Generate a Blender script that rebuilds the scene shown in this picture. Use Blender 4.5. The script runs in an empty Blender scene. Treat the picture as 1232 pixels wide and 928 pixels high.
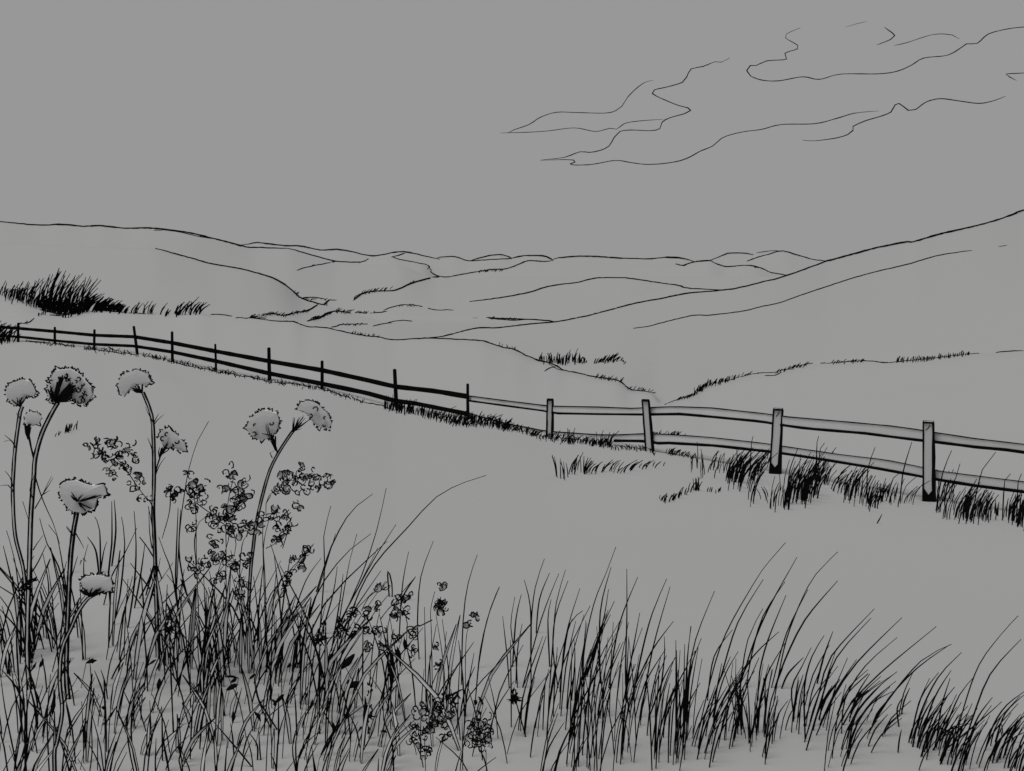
import bpy, math, random
from mathutils import Vector
from mathutils.bvhtree import BVHTree

random.seed(7)
R = random.Random(11)
W, H = 1232.0, 928.0
F = 1232 * 35.0 / 36.0
HOR = 318.0
TH = math.atan((464 - HOR) / F)
CT, ST = math.cos(TH), math.sin(TH)
EYE = 1.6
scene = bpy.context.scene
col = scene.collection


def ray(px, py):
    u = (px - 616) / F
    v = (py - 464) / F
    return Vector((u, CT - v * ST, -ST - v * CT))


def P(px, py, d):
    r = ray(px, py)
    r = r * (d / r.y)
    return Vector((r.x, r.y, r.z + EYE))


def px_of(p):
    """photo pixel of a world point"""
    v = p - Vector((0, 0, EYE))
    dep = v.y * CT - v.z * ST
    up = v.y * ST + v.z * CT
    return (616 + F * v.x / dep, 464 - F * up / dep)


def upx(p):
    """metres per photo pixel at a point"""
    return (p.y * CT - (p.z - EYE) * ST) / F


def lerp(tab, x):
    if x <= tab[0][0]:
        return tab[0][1]
    for a, b in zip(tab, tab[1:]):
        if x <= b[0]:
            k = (x - a[0]) / max(1e-6, b[0] - a[0])
            return a[1] + (b[1] - a[1]) * k
    return tab[-1][1]


# ------------------------------------------------------------------ materials
def mat(name, c, rough=1.0, noise=0.0, scale=3.0):
    m = bpy.data.materials.new(name)
    m.use_nodes = True
    nt = m.node_tree
    b = nt.nodes['Principled BSDF']
    b.inputs['Roughness'].default_value = rough
    b.inputs['Specular IOR Level'].default_value = 0.0
    b.inputs['Base Color'].default_value = (c[0], c[1], c[2], 1)
    if noise > 0:
        tc = nt.nodes.new('ShaderNodeTexCoord')
        n = nt.nodes.new('ShaderNodeTexNoise')
        n.inputs['Scale'].default_value = scale
        n.inputs['Detail'].default_value = 4
        mr = nt.nodes.new('ShaderNodeMapRange')
        mr.inputs['To Min'].default_value = 1 - noise
        mr.inputs['To Max'].default_value = 1 + noise
        mx = nt.nodes.new('ShaderNodeVectorMath')
        mx.operation = 'SCALE'
        mx.inputs[0].default_value = c
        nt.links.new(tc.outputs['Object'], n.inputs['Vector'])
        nt.links.new(n.outputs['Fac'], mr.inputs['Value'])
        nt.links.new(mr.outputs['Result'], mx.inputs['Scale'])
        nt.links.new(mx.outputs['Vector'], b.inputs['Base Color'])
    return m


G_LAND = 0.293
G_UP = 0.56
M_land = mat('grey_turf', (.302, .3005, .3005), noise=.006, scale=.15)
M_hill = mat('grey_hillside', (G_LAND, G_LAND * .995, G_LAND * .995), noise=.006, scale=.01)
M_ink = mat('black_ink', (.006, .006, .006))
M_wood = mat('grey_wood', (G_UP, G_UP, G_UP), noise=.015, scale=6)
M_rail = mat('pale_grey_rail_wood', (.72, .72, .72), noise=.015, scale=6)
M_leaf = mat('grey_leaf', (.66, .657, .657), noise=.01, scale=5)
M_petal = mat('grey_petal', (.52, .517, .518), noise=.012, scale=30)
INK, FILL = 0, 1


# ------------------------------------------------------------------ mesh builder
class MB:
    def __init__(s):
        s.v, s.f, s.m = [], [], []

    def tube(s, pts, rad, n=4, m=INK):
        if len(pts) < 2:
            return
        b0 = len(s.v)
        N = len(pts)
        for i, p in enumerate(pts):
            a = pts[max(0, i - 1)]
            b = pts[min(N - 1, i + 1)]
            t = (b - a)
            if t.length < 1e-9:
                t = Vector((0, 0, 1))
            t.normalize()
            ref = Vector((0, 1, 0)) if abs(t.y) < .9 else Vector((0, 0, 1))
            e1 = t.cross(ref).normalized()
            e2 = t.cross(e1)
            r = rad[i] if isinstance(rad, (list, tuple)) else rad
            for k in range(n):
                an = 2 * math.pi * (k + .5) / n
                s.v.append(p + e1 * (math.cos(an) * r) + e2 * (math.sin(an) * r))
        for i in range(N - 1):
            for k in range(n):
                k2 = (k + 1) % n
                s.f.append((b0 + i * n + k, b0 + i * n + k2, b0 + (i + 1) * n + k2, b0 + (i + 1) * n + k))
                s.m.append(m)
        s.f.append(tuple(b0 + k for k in reversed(range(n))))
        s.m.append(m)
        s.f.append(tuple(b0 + (N - 1) * n + k for k in range(n)))
        s.m.append(m)

    def ribbon(s, pts, wid, m=FILL, side=None):
        """flat tapering leaf"""
        b0 = len(s.v)
        N = len(pts)
        for i, p in enumerate(pts):
            a = pts[max(0, i - 1)]
            b = pts[min(N - 1, i + 1)]
            t = (b - a).normalized()
            e = t.cross(side or Vector((0, 1, 0)))
            if e.length < 1e-6:
                e = Vector((1, 0, 0))
            e.normalize()
            s.v.append(p - e * wid[i])
            s.v.append(p + e * wid[i])
        for i in range(N - 1):
            k = b0 + 2 * i
            s.f.append((k, k + 1, k + 3, k + 2))
            s.m.append(m)
        return

    def hexa(s, q, m=FILL):
        """8 corner points: 4 low, 4 high (same winding)"""
        b = len(s.v)
        s.v += q
        for f in ((3, 2, 1, 0), (4, 5, 6, 7), (0, 1, 5, 4), (1, 2, 6, 5), (2, 3, 7, 6), (3, 0, 4, 7)):
            s.f.append(tuple(b + k for k in f))
            s.m.append(m)

    def build(s, name, mats, parent=None, smooth=False):
        if not s.v:
            return None
        off = parent.location.copy() if parent else Vector((0, 0, 0))
        if parent and parent.parent:
            off = off + parent.parent.location
        base = Vector((0, 0, 0))
        if parent is None:
            xs = [p.x for p in s.v]; ys = [p.y for p in s.v]; zs = [p.z for p in s.v]
            base = Vector(((min(xs) + max(xs)) / 2, (min(ys) + max(ys)) / 2, min(zs)))
        me = bpy.data.meshes.new(name)
        me.from_pydata([tuple(p - off - base) for p in s.v], [], s.f)
        for mm in mats:
            me.materials.append(mm)
        me.polygons.foreach_set('material_index', s.m)
        if smooth:
            me.polygons.foreach_set('use_smooth', [True] * len(me.polygons))
        me.update()
        o = bpy.data.objects.new(name, me)
        col.objects.link(o)
        if parent:
            o.parent = parent
        else:
            o.location = base
        return o


def tag(o, label=None, cat=None, group=None, kind=None):
    if label:
        o['label'] = label
    if cat:
        o['category'] = cat
    if group:
        o['group'] = group
    if kind:
        o['kind'] = kind
    return o


def empty(name, loc, label, cat, group=None):
    o = bpy.data.objects.new(name, None)
    col.objects.link(o)
    o.location = loc
    o.empty_display_size = .2
    tag(o, label, cat, group)
    return o


# ------------------------------------------------------------------ terrain
TV, TF = [], []


def add_bvh(v, f):
    b = len(TV)
    TV.extend(v)
    TF.extend([tuple(b + k for k in q) for q in f])


COLS = [-2600, -1800, -1200, -900, -700, -500] + list(range(-400, 1640, 8)) + [1740, 1900, 2200, 2800, 3600]


def grid(name, rows, material):
    """rows: list of lists of Vectors of the same length"""
    b = MB()
    n = len(rows[0])
    for r in rows:
        b.v += r
    for i in range(len(rows) - 1):
        for k in range(n - 1):
            b.f.append((i * n + k, i * n + k + 1, (i + 1) * n + k + 1, (i + 1) * n + k))
            b.m.append(0)
    return b, material, name


FENCE_D = [(-400, 110), (-30, 77), (22, 72), (66, 67), (113.5, 62), (163, 57), (207, 53), (259, 49), (324, 45), (387.5, 41.5),
           (476, 38), (563, 34), (660, 29.5), (779, 23.6), (934, 18.9), (1117, 14.8), (1340, 11.6), (1700, 9.5), (3600, 7)]
FENCE_BASE = [(-400, 400), (-30, 409), (22, 412), (66, 414), (113.5, 420), (163, 426), (207, 435), (259, 446.5), (324, 458),
              (387.5, 467.5), (476, 491), (563, 505), (660, 526), (779, 543), (934, 571), (1117, 604), (1340, 640), (1700, 700), (3600, 760)]


def fence_d(px):
    # 1/d is linear in px along a straight run
    px = min(max(px, -400), 3600)
    for (a, da), (b, db) in zip(FENCE_D, FENCE_D[1:]):
        if px <= b:
            k = (px - a) / (b - a)
            return 1 / ((1 - k) / da + k / db)
    return FENCE_D[-1][1]


E_LINE = [(253, 379), (280, 381), (300, 382.8), (333.8, 387.3), (353, 387.5), (367.5, 393.2), (393.5, 395.3), (427, 402.8),
          (456, 406.2), (474, 409.3), (515.6, 407.5), (559.7, 409.3), (580.5, 410.9), (604, 418.3), (618, 421), (639, 430.9),
          (665, 438.7), (678, 446), (690, 448.5), (711.7, 453), (742.8, 458), (749, 462), (758.4, 469), (788, 473)]
LEFT_TOP = [(-2600, 352), (0, 358), (26, 360.8), (44, 367.3), (75, 377.6), (91, 376.4), (125, 373.8), (182, 379), (213, 379), (241.6, 376)]
R_LINE = [(797, 489), (811.4, 482.3), (832.9, 476.4), (840, 470.7), (849, 464.7), (875, 458), (891, 453.5), (911.7, 449), (933, 448),
          (969, 438.7), (992.5, 437.4), (1034, 434.5), (1067.8, 436), (1093.8, 433.5), (1119.8, 430.9), (1161, 426.5), (1197.7, 424.4),
          (1232, 422.3), (1500, 410), (3600, 400)]
M_CREST = LEFT_TOP + E_LINE + R_LINE
M_CREST_D = [(-2600, 130), (0, 105), (250, 98), (500, 95), (620, 80), (700, 62), (790, 48), (800, 44), (860, 50), (970, 60), (1232, 60), (3600, 50)]

meadow_rows = []
NEAR_D = [0.3, 1.0, 2.0, 3.0]
for d in NEAR_D:
    meadow_rows.append([P(c, 464, d) * 1.0 for c in COLS])
for r in meadow_rows:
    for p in r:
        p.z = 0.0


def mix(a, b, k):
    return a + (b - a) * k


near_pts = [Vector((P(c, 464, 3.0).x, 3.0, 0.0)) for c in COLS]
fp = [P(c, lerp(FENCE_BASE, c), fence_d(c)) for c in COLS]
cp = [P(c, lerp(M_CREST, c), lerp(M_CREST_D, c)) for c in COLS]
for k in (.012, .03, .06, .1, .16, .24, .34, .46, .6, .74, .88, 1.0):
    row = []
    for i in range(len(COLS)):
        p = mix(near_pts[i], fp[i], k)
        p.z += .0 + .10 * math.exp(-((p.y - 3) / 2.0)) * 0
        p.z += 0.06 * math.sin(p.x * .7 + 1) * math.sin(k * math.pi) * math.sin(p.y * .5)
        row.append(p)
    meadow_rows.append(row)
for k in (.12, .26, .42, .6, .8, 1.0):
    meadow_rows.append([mix(fp[i], cp[i], k) for i in range(len(COLS))])
for k, dz in ((1.03, .6), (1.12, 4), (1.5, 22), (2.2, 46)):
    row = []
    for i in range(len(COLS)):
        p = cp[i].copy()
        p = Vector((p.x * k, p.y * k, max(-50, p.z - dz)))
        row.append(p)
    meadow_rows.append(row)
b, m_, nm = grid('meadow', meadow_rows, M_land)
n0 = len(b.v)
b.v += [Vector((-40, -20, -.012)), Vector((40, -20, -.012)), Vector((40, 1.5, -.012)), Vector((-40, 1.5, -.012))]
b.f.append((n0, n0 + 1, n0 + 2, n0 + 3))
b.m.append(0)
add_bvh(b.v, b.f)
meadow = b.build('meadow', [M_land], None, smooth=True)
tag(meadow, kind='structure')
meadow_bvh = BVHTree.FromPolygons([tuple(v) for v in b.v], b.f)


def hill(name, crest, dc, bot, db):
    rows = []
    cr = [P(c, lerp(crest, c), lerp(dc, c)) for c in COLS]
    bo = [P(c, lerp(bot, c), lerp(db, c)) for c in COLS]
    rows.append([Vector((p.x * .95, p.y * .95, p.z - .06 * p.y - 2)) for p in bo])
    for k in range(13):
        k /= 12.0
        rows.append([mix(bo[i], cr[i], k) for i in range(len(COLS))])
    for k, dz in ((1.02, .004), (1.06, .02), (1.2, .10), (1.6, .35)):
        rows.append([Vector((p.x * k, p.y * k, p.z - dz * p.y)) for p in cr])
    b, _, _ = grid(name, rows, M_hill)
    add_bvh(b.v, b.f)
    o = b.build(name, [M_hill], None, smooth=True)
    tag(o, kind='structure')
    return o, cr


C_LEFT = [(-2600, 255), (-300, 262), (0, 267), (45, 271.5), (75, 270.5), (100, 273), (120, 272), (150, 275.2), (180, 274.8), (210, 278),
          (230, 281), (255, 287), (275, 292), (292, 297), (306, 300.6), (348, 301.2), (380, 310.8), (404, 317), (434, 318), (482, 319), (520, 334), (560, 337), (600, 333), (700, 333), (3600, 335)]
C_SPUR = [(-2600, 300), (-100, 290), (100, 296), (187, 299.3), (218, 308), (254.5, 318), (293.5, 325), (326, 334.3), (341.6, 342.6),
          (353, 351.7), (363.6, 360), (389.6, 367.3), (430, 378), (520, 395), (650, 410), (3600, 440)]
C_FAR = [(-2600, 305), (200, 300), (290, 296), (300, 294), (310, 292.3), (341, 296), (362, 296.6), (385.7, 301.3), (410, 300.8), (448, 308.3),
         (479, 303.4), (493.5, 304.4), (528.5, 311), (546.7, 309), (565, 314.3), (588, 308), (604, 307), (615.6, 311), (629.9, 308), (653, 308),
         (665, 313), (672.7, 310.6), (706.5, 308.6), (745, 311), (781.8, 312), (802.6, 310), (820.7, 311), (835, 315.3), (854.5, 313.5),
         (875.3, 305.4), (890.9, 304.9), (906, 306), (927.6, 303.5), (941.9, 302.3), (964, 308.8), (995, 314.5), (1060, 316), (3600, 312)]
C_MID = [(-2600, 320), (300, 300.5), (348, 299.6), (380.5, 308.8), (404, 314.8), (433.7, 316), (443, 312), (471.4, 309.6), (482, 312.7),
         (514, 319), (519, 326), (523, 331), (528.5, 333), (541.5, 333.5), (570, 328.3), (591, 325), (606, 324.4), (620, 320.5), (635, 314.5), (654.5, 315.3),
         (665, 314), (720, 316), (800, 319), (813, 318), (822, 320), (835, 315.8), (854.5, 314), (862.3, 318), (875.3, 321.3), (898.7, 319.7),
         (911.7, 321.8), (927.6, 328.3), (948.4, 331.7), (1100, 335), (3600, 335)]
C_VALE = [(-2600, 400), (330, 385), (400, 378), (461, 373.2), (487, 367.3), (508, 368), (523, 370), (545, 369), (565, 363.4), (600, 359), (636.4, 352.4),
          (659.7, 345.2), (696, 340), (716.9, 335.3), (748, 334.8), (766.2, 336.9), (792.2, 340.8), (815.6, 343.9), (828.5, 347.3), (870, 349.6),
          (950, 352), (3600, 360)]
C_RIGHT = [(-2600, 450), (300, 420), (440, 411), (502.6, 408.5), (533.7, 404.9), (572.7, 395.5), (600, 395), (639, 390.6), (672.7, 387.5), (696, 382.8),
           (711.7, 379.5), (742.8, 371.2), (768.8, 364.7), (794.8, 360), (828.5, 353.5), (872.7, 349.6), (893.5, 346), (920, 339.2),
           (927.6, 337.9), (948.4, 331.7), (974.3, 322.6), (995, 314.8), (1023.7, 307), (1052.3, 299.2), (1091.2, 291.4), (1097.7, 292),
           (1132.8, 281.6), (1171.7, 273), (1195, 266.7), (1218.5, 258.7), (1232, 253.5), (1400, 215), (1700, 190), (3600, 180)]

h_far, cr_far = hill('hill', C_FAR, [(0, 1500)], [(0, 345)], [(0, 1000)])
h_mid, cr_mid = hill('hill', C_MID, [(0, 800)], [(0, 375)], [(0, 520)])
h_vale, cr_vale = hill('hill', C_VALE, [(0, 420), (1000, 400)], [(0, 412)], [(0, 230)])
h_left, cr_left = hill('hill', C_LEFT, [(0, 440), (400, 480)], [(0, 372), (400, 388), (3600, 400)], [(0, 215), (400, 240)])
h_spur, cr_spur = hill('hill', C_SPUR, [(0, 300), (400, 260)], [(0, 375), (250, 392), (600, 430), (3600, 470)], [(0, 135), (400, 150)])
h_right, cr_right = hill('hill', C_RIGHT, [(400, 240), (700, 220), (1000, 170), (1232, 150)],
                         [(-2600, 460), (440, 424), (600, 432), (700, 465), (790, 500), (830, 500), (1000, 455), (1232, 440), (3600, 420)],
                         [(400, 130), (600, 110), (700, 90), (790, 62), (860, 60), (1000, 64), (1232, 64)])

g = MB()
for x, y in ((-30000, -30000), (30000, -30000), (30000, 30000), (-30000, 30000)):
    g.v.append(Vector((x, y, -48)))
g.f.append((0, 1, 2, 3)); g.m.append(0)
tag(g.build('ground', [M_hill]), kind='structure')

BVH = BVHTree.FromPolygons([tuple(v) for v in TV], TF)
CAM = Vector((0, 0, EYE))


def hit(px, py, bvh=None):
    bv = bvh or BVH
    for k in range(24):
        h = bv.ray_cast(CAM, ray(px, py + k * .7).normalized(), 6000)
        if h[0] is not None:
            y = h[0].y
            if bvh is None and k:
                return P(px, py, y)
            return h[0]
    return P(px, py, 60)


def resample(pl, step=4.0, jit=.25):
    out = []
    for (x0, y0), (x1, y1) in zip(pl, pl[1:]):
        n = max(1, int(math.hypot(x1 - x0, y1 - y0) / step))
        for i in range(n):
            k = i / n
            out.append((x0 + (x1 - x0) * k, y0 + (y1 - y0) * k))
    out.append(pl[-1])
    o2 = [(x + R.uniform(-jit, jit), y + R.uniform(-jit, jit)) for x, y in out]
    return o2


def smooth_pl(pl, step=3.0):
    """Catmull-Rom through pixel points"""
    out = []
    n = len(pl)
    for i in range(n - 1):
        p0 = pl[max(0, i - 1)]; p1 = pl[i]; p2 = pl[i + 1]; p3 = pl[min(n - 1, i + 2)]
        m = max(1, int(math.hypot(p2[0] - p1[0], p2[1] - p1[1]) / step))
        for k in range(m):
            t = k / m
            q = []
            for a in (0, 1):
                q.append(.5 * ((2 * p1[a]) + (-p0[a] + p2[a]) * t + (2 * p0[a] - 5 * p1[a] + 4 * p2[a] - p3[a]) * t * t +
                               (-p0[a] + 3 * p1[a] - 3 * p2[a] + p3[a]) * t ** 3))
            out.append(tuple(q))
    out.append(pl[-1])
    return out


def ink_on_land(b, pl, w=1.6, gaps=0.0, taper=True, lift=.4, jit=.22):
    """a dark strip lying on the land along a traced course"""
    pts = resample(smooth_pl(pl, 4), 5, jit)
    run, rad = [], []
    N = len(pts)
    for i, (x, y) in enumerate(pts):
        p = hit(x, y)
        u = upx(p)
        p = CAM + (p - CAM) * .9985
        p.z += lift * w * u * .5
        k = i / max(1, N - 1)
        ww = 1.2 * w * R.uniform(.85, 1.15)
        if taper:
            ww *= min(1, .45 + 6 * min(k, 1 - k))
        if gaps and R.random() < gaps and len(run) > 1:
            b.tube(run, rad)
            run, rad = [], []
            continue
        run.append(p); rad.append(ww * u * .5)
    if len(run) > 1:
        b.tube(run, rad)


def blade(b, root, pts_px, w=1.6, depth_lean=0.0, style='ink', n=6, tipw=.25):
    """pts_px: pixel offsets relative to root pixel, root->tip; blade stands at the root's depth"""
    u = upx(root)
    # smooth path
    pl = smooth_pl([(0, 0)] + pts_px, max(2.5, sum(math.hypot(*q) for q in pts_px[-1:]) / n))
    N = len(pl)
    P3, rr = [], []
    rx, ry = px_of(root)
    for i, (x, y) in enumerate(pl):
        k = i / (N - 1)
        P3.append(P(rx + x, ry + y, root.y + depth_lean * u * k * k * abs(pts_px[-1][1])))
    if style == 'ink':
        rr = [max(tipw + .6, w * 1.12 * (.75 + .5 * math.sin(min(1, (i / (N - 1)) * 1.6) * math.pi * .5) - 1.0 * (i / (N - 1)) ** 1.6)) * u * .5 for i in range(N)]
        b.tube(P3, rr, 3)
    else:
        wd = [max(.15, w * (.35 + 1.0 * math.sin(math.pi * min(1, (i / (N - 1)) * .9 + .08)) - .9 * (i / (N - 1)) ** 3)) * u * .5 for i in range(N)]
        b.ribbon(P3, wd)
        lf, rt = [], []
        for i, p in enumerate(P3):
            a = P3[max(0, i - 1)]; c = P3[min(N - 1, i + 1)]
            e = (c - a).normalized().cross(Vector((0, 1, 0)))
            if e.length < 1e-6:
                e = Vector((1, 0, 0))
            e.normalize()
            lf.append(p - e * wd[i]); rt.append(p + e * wd[i])
        ew = R.uniform(.6, .85)
        b.tube(lf, [ew * u * R.uniform(.7, 1) for _ in lf], 3)
        b.tube(rt, [ew * 1.2 * u * R.uniform(.7, 1) for _ in rt], 3)


DENS = 1.0


def tuft_band(b, base, hts, n, lean=.35, w=1.5, jitb=1.5, bvh=None, curve=.25, style='ink', spread=.35, dl=0.0, hv=(.55, 1.1)):
    """blades rooted along a pixel course `base`; hts: [(px, height px)]"""
    seg = []
    L = 0
    for a, c in zip(base, base[1:]):
        l = math.hypot(c[0] - a[0], c[1] - a[1])
        seg.append((L, l, a, c)); L += l
    for i in range(max(1, int(n * DENS))):
        s = R.random() * L
        for l0, l, a, c in seg:
            if s <= l0 + l:
                k = (s - l0) / max(l, 1e-6)
                break
        x = a[0] + (c[0] - a[0]) * k
        y = a[1] + (c[1] - a[1]) * k + R.gauss(0, jitb)
        h = lerp(hts, x) * R.uniform(*hv)
        le = h * (lean + R.gauss(0, spread * .5))
        root = hit(x, y, bvh)
        root = CAM + (root - CAM) * .998
        st = style
        if style == 'mix':
            st = 'ink' if R.random() < .74 else 'leaf'
        ww = w * R.uniform(.7, 1.3)
        if st == 'leaf':
            ww = max(2.4, h * .022) * R.uniform(.8, 1.5)
        blade(b, root, [(le * (.5 - curve), -h * .5), (le, -h)], ww, dl + R.uniform(-.15, .15), st)


# ------------------------------------------------------------------ ridge lines on the hills
def ridge(parent, lines):
    b = MB()
    for ln in lines:
        pl, w = ln[0], ln[1]
        gp = ln[2] if len(ln) > 2 else 0
        ink_on_land(b, pl, w * 1.25, gp)
    return b.build('ridge_line', [M_ink], parent)


def sub(crest, a, c):
    return [q for q in crest if a <= q[0] <= c]


ridge(h_left, [(sub(C_LEFT, 0, 292) + [(296, 298), (348, 299.3)], 1.7), ([(-60, 266)] + sub(C_LEFT, 0, 20), 1.6),
               ([(185, 277.5), (205, 277), (213, 279), (240, 285), (255, 287.6)], 1.0)])
ridge(h_spur, [(sub(C_SPUR, 187, 389.6) + [(393, 364), (396, 361.5), (405, 361.7)], 1.7), ([(363, 360), (366, 358.6), (378, 358), (391, 360.3)], 1.2),
               ([(353, 352), (357, 355), (357.5, 352)], 1.2)])
ridge(h_far, [([(290, 295.5)] + sub(C_FAR, 300, 480) + [(493.5, 304.4), (512, 309), (529, 312.2)], 1.5),
              ([(526, 310.4), (535, 309.4), (546.7, 309), (556, 312), (565, 314.3), (593, 312.7), (615.6, 311.6)], 1.3),
              ([(566, 314), (577, 311), (588, 308), (604, 307), (615.6, 311)], 1.3),
              ([(615.6, 311.4), (629.9, 308.2), (653, 308.2), (665, 313.2)], 1.5),
              ([(665, 313.2)] + sub(C_FAR, 672, 836), 1.5), ([(800, 310.6), (822, 311.6)], 1.0),
              (sub(C_FAR, 835, 891) + [(898, 305.4), (906.4, 307)], 1.2),
              ([(898.7, 314.5), (912, 310), (927.6, 305.7), (941.9, 302.3), (964, 308.8), (978, 312.5), (995, 314.8)], 1.2),
              ([(910, 304.5), (927, 302.3), (942, 302.4)], .8)])
ridge(h_mid, [(sub(C_MID, 348, 471), 1.5), ([(471, 309.6), (479, 308), (487, 305)], 1.2), (sub(C_MID, 471, 514), 1.2),
              ([(514, 319), (516.5, 321), (514.5, 324), (519, 325), (518, 327.5), (523, 331), (528.5, 333)], 1.2), (sub(C_MID, 523, 665), 1.5),
              ([(357, 325.7), (366, 322.5), (375, 320.5), (404, 315)], .9), ([(373, 321), (378, 318)], .8),
              (sub(C_MID, 813, 835) + [(854.5, 313.8)], 1.5), (sub(C_MID, 854, 949), 1.4), ([(903, 320), (908, 322.3), (916, 322.5)], .9),
              ([(426, 361.3), (435, 354.5), (448, 351), (475, 350), (493.5, 341.8), (517, 335.3), (528.5, 333)], 1.6)])
ridge(h_vale, [([(565, 363.4)] + sub(C_VALE, 600, 870), 1.5),
               ([(569, 382.8), (575, 382.8)], .8), ([(585, 382.3), (600, 383.6), (633.8, 384.9), (654.5, 386), (668.8, 388)], 1.6),
               ([(588, 383.5), (605, 385), (620, 385.8), (632, 385)], 1.2)])
ridge(h_right, [(sub(C_RIGHT, 502, 1232) + [(1290, 240)], 1.8),
                ([(762, 395.3), (779, 393.2), (802.6, 387.3), (833.7, 380.2), (857, 379.5), (896, 374.5), (915, 369.6), (938, 364.7), (964, 355.6),
                  (995, 345.2), (1018.5, 337.4), (1052.3, 327.8), (1091.2, 318.7), (1125, 308.8), (1145.7, 304.9), (1169, 301.8)], 1.3),
                ([(1201.6, 297.2), (1212, 295.2)], .7)])

# low rough-grass courses in the valley (uncountable)
b = MB()
for pl, w in (([(253, 379), (262, 378.5), (280, 381)], 1.4), ([(284, 382.8), (300, 383.2), (320, 383.4)], 1.4),
              ([(300, 382.8), (315, 381), (326, 377.6), (341.6, 380), (352, 377), (370, 373.8), (383, 367.3)], 1.8),
              ([(369.6, 386.7), (383, 383.6), (392, 378), (402.6, 374.5), (422, 376.9)], 1.8), ([(427, 376.3), (445.4, 377), (466, 375)], 1.5),
              ([(461, 373.2), (487, 367.3), (507.8, 369), (523.3, 373.2), (545.4, 373.2)], 1.3),
              ([(398.7, 394.5), (414.3, 390.6), (442.8, 390.1)], 1.4), ([(448, 392.7), (479.2, 386.2), (498.7, 386.7)], 1.3)):
    ink_on_land(b, pl, w, .04, jit=.5)
for base, hts, n, le in (([(300, 383), (326, 379), (341, 381), (352, 378.5), (372, 375)], [(0, 4)], 60, 1.0),
                         ([(372, 386), (385, 383), (402, 376), (420, 377.5)], [(0, 5)], 44, 1.2),
                         ([(425, 361), (436, 354.5), (450, 351.5), (470, 350.5)], [(0, 5)], 34, .8),
                         ([(427, 377), (450, 377.5)], [(0, 3)], 16, .8), ([(353, 353), (362, 360)], [(0, 5)], 5, .3),
                         ([(480, 368.6), (500, 368.5)], [(0, 3)], 10, .5), ([(490, 343), (500, 339)], [(0, 3)], 6, .5),
                         ([(574, 328), (606, 325.4)], [(0, 3)], 26, .8), ([(590, 384), (625, 386)], [(0, 3)], 20, 1.2),
                         ([(410, 392.5), (440, 391)], [(0, 3)], 14, 1), ([(365, 361), (392, 361)], [(0, 3)], 12, 1)):
    tuft_band(b, base, hts, n, le, 1.0, .5, dl=0)
tag(b.build('valley_grass', [M_ink]), 'short dark rough grass fringing the folds of the valley floor', 'grass', kind='stuff')

b = MB()
ink_on_land(b, E_LINE[2:], 1.9, .0, jit=.4)
ink_on_land(b, [(643, 433), (655, 436), (665, 438.7), (672, 442)], 1.6, .05, jit=.6)
ink_on_land(b, [(655, 447), (662, 443), (672, 441)], 1.2)
ink_on_land(b, [(662, 439), (672, 445), (680, 446)], 1.2)
tuft_band(b, [(423, 402), (440, 404.5), (456, 406)], [(0, 3.5)], 20, .4, 1.1, .4)
tuft_band(b, [(600, 416), (625, 423)], [(0, 4)], 8, .1, 1.0, .4)
tuft_band(b, [(715, 455), (748, 460.5)], [(0, 5)], 26, .6, 1.1, .6)
tuft_band(b, [(752, 468), (788, 473)], [(0, 4)], 14, .8, 1.0, .6)
ink_on_land(b, R_LINE[:13], 1.1, .02, jit=.6)
ink_on_land(b, [(992, 437.6), (1034, 435), (1050, 435), (1066, 437), (1077, 436), (1094, 434), (1120, 431.5), (1160, 427)], 1.2, .02, jit=.3)
ink_on_land(b, [(1198, 424.7), (1215, 422.8), (1236, 422.8)], 1.5, 0, jit=.3)
ink_on_land(b, [(920, 452.4), (932, 452), (940, 448)], 1.3)
ink_on_land(b, [(1161, 427), (1178, 425.4), (1186, 425)], 1.1, .1)
tuft_band(b, [(811, 483), (833, 477)], [(0, 5)], 14, .9, 1.1, .6)
tuft_band(b, [(833, 477), (850, 466), (875, 459), (884, 456)], [(0, 9), (850, 9), (870, 6)], 70, .3, 1.2, .8)
tuft_band(b, [(884, 455), (912, 449)], [(0, 4)], 9, .5, 1.1, .8)
tuft_band(b, [(932, 450), (970, 440)], [(0, 5)], 30, .8, 1.1, .8)
tuft_band(b, [(1000, 438), (1040, 435.5)], [(0, 4)], 22, .8, 1.0, .6)
tuft_band(b, [(1078, 436), (1094, 436), (1110, 434)], [(0, 8), (1105, 7), (1110, 4)], 26, .1, 1.1, .8)
tuft_band(b, [(1110, 434), (1166, 427.5)], [(0, 5)], 60, .1, 1.1, .8)
tag(b.build('verge_grass', [M_ink]), 'thin dark fringe of short grass along the far edge of the meadow', 'grass', kind='stuff')

# verge under the left fence
b = MB()
for pl in ([(31, 411), (45, 412), (65, 414), (91, 417.4)], [(101, 420), (130, 423), (145, 425), (166, 427)],
           [(172, 428), (190, 431.5), (207.8, 435.5), (233.7, 442.6), (259.7, 447), (290.9, 452.7), (322, 459)],
           [(328, 460), (349, 462), (365, 464.5), (387, 468.5), (417, 478), (440, 485)], [(440, 485), (459.5, 488.5), (475, 494)]):
    ink_on_land(b, pl, 1.5, .06, jit=.9)
tuft_band(b, [(31, 412), (91, 418)], [(0, 3.5)], 26, .3, 1.0, .8)
tuft_band(b, [(101, 421), (166, 428), (208, 436.5), (260, 448), (322, 460), (387, 469.5), (440, 486)], [(0, 5)], 240, -.2, 1.1, 1.0, spread=1.2)
tuft_band(b, [(462, 491), (478, 495), (495, 497), (520, 503)], [(0, 12), (495, 15), (520, 10)], 100, .1, 1.3, 1.5, spread=.5)
tuft_band(b, [(520, 503), (537, 508), (560, 511), (575, 510), (600, 514), (612, 517)], [(0, 12)], 190, .3, 1.4, 1.8, spread=.9)
tuft_band(b, [(600, 514), (630, 521), (655, 528)], [(0, 7)], 90, .2, 1.3, 1.4, spread=1)
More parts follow.
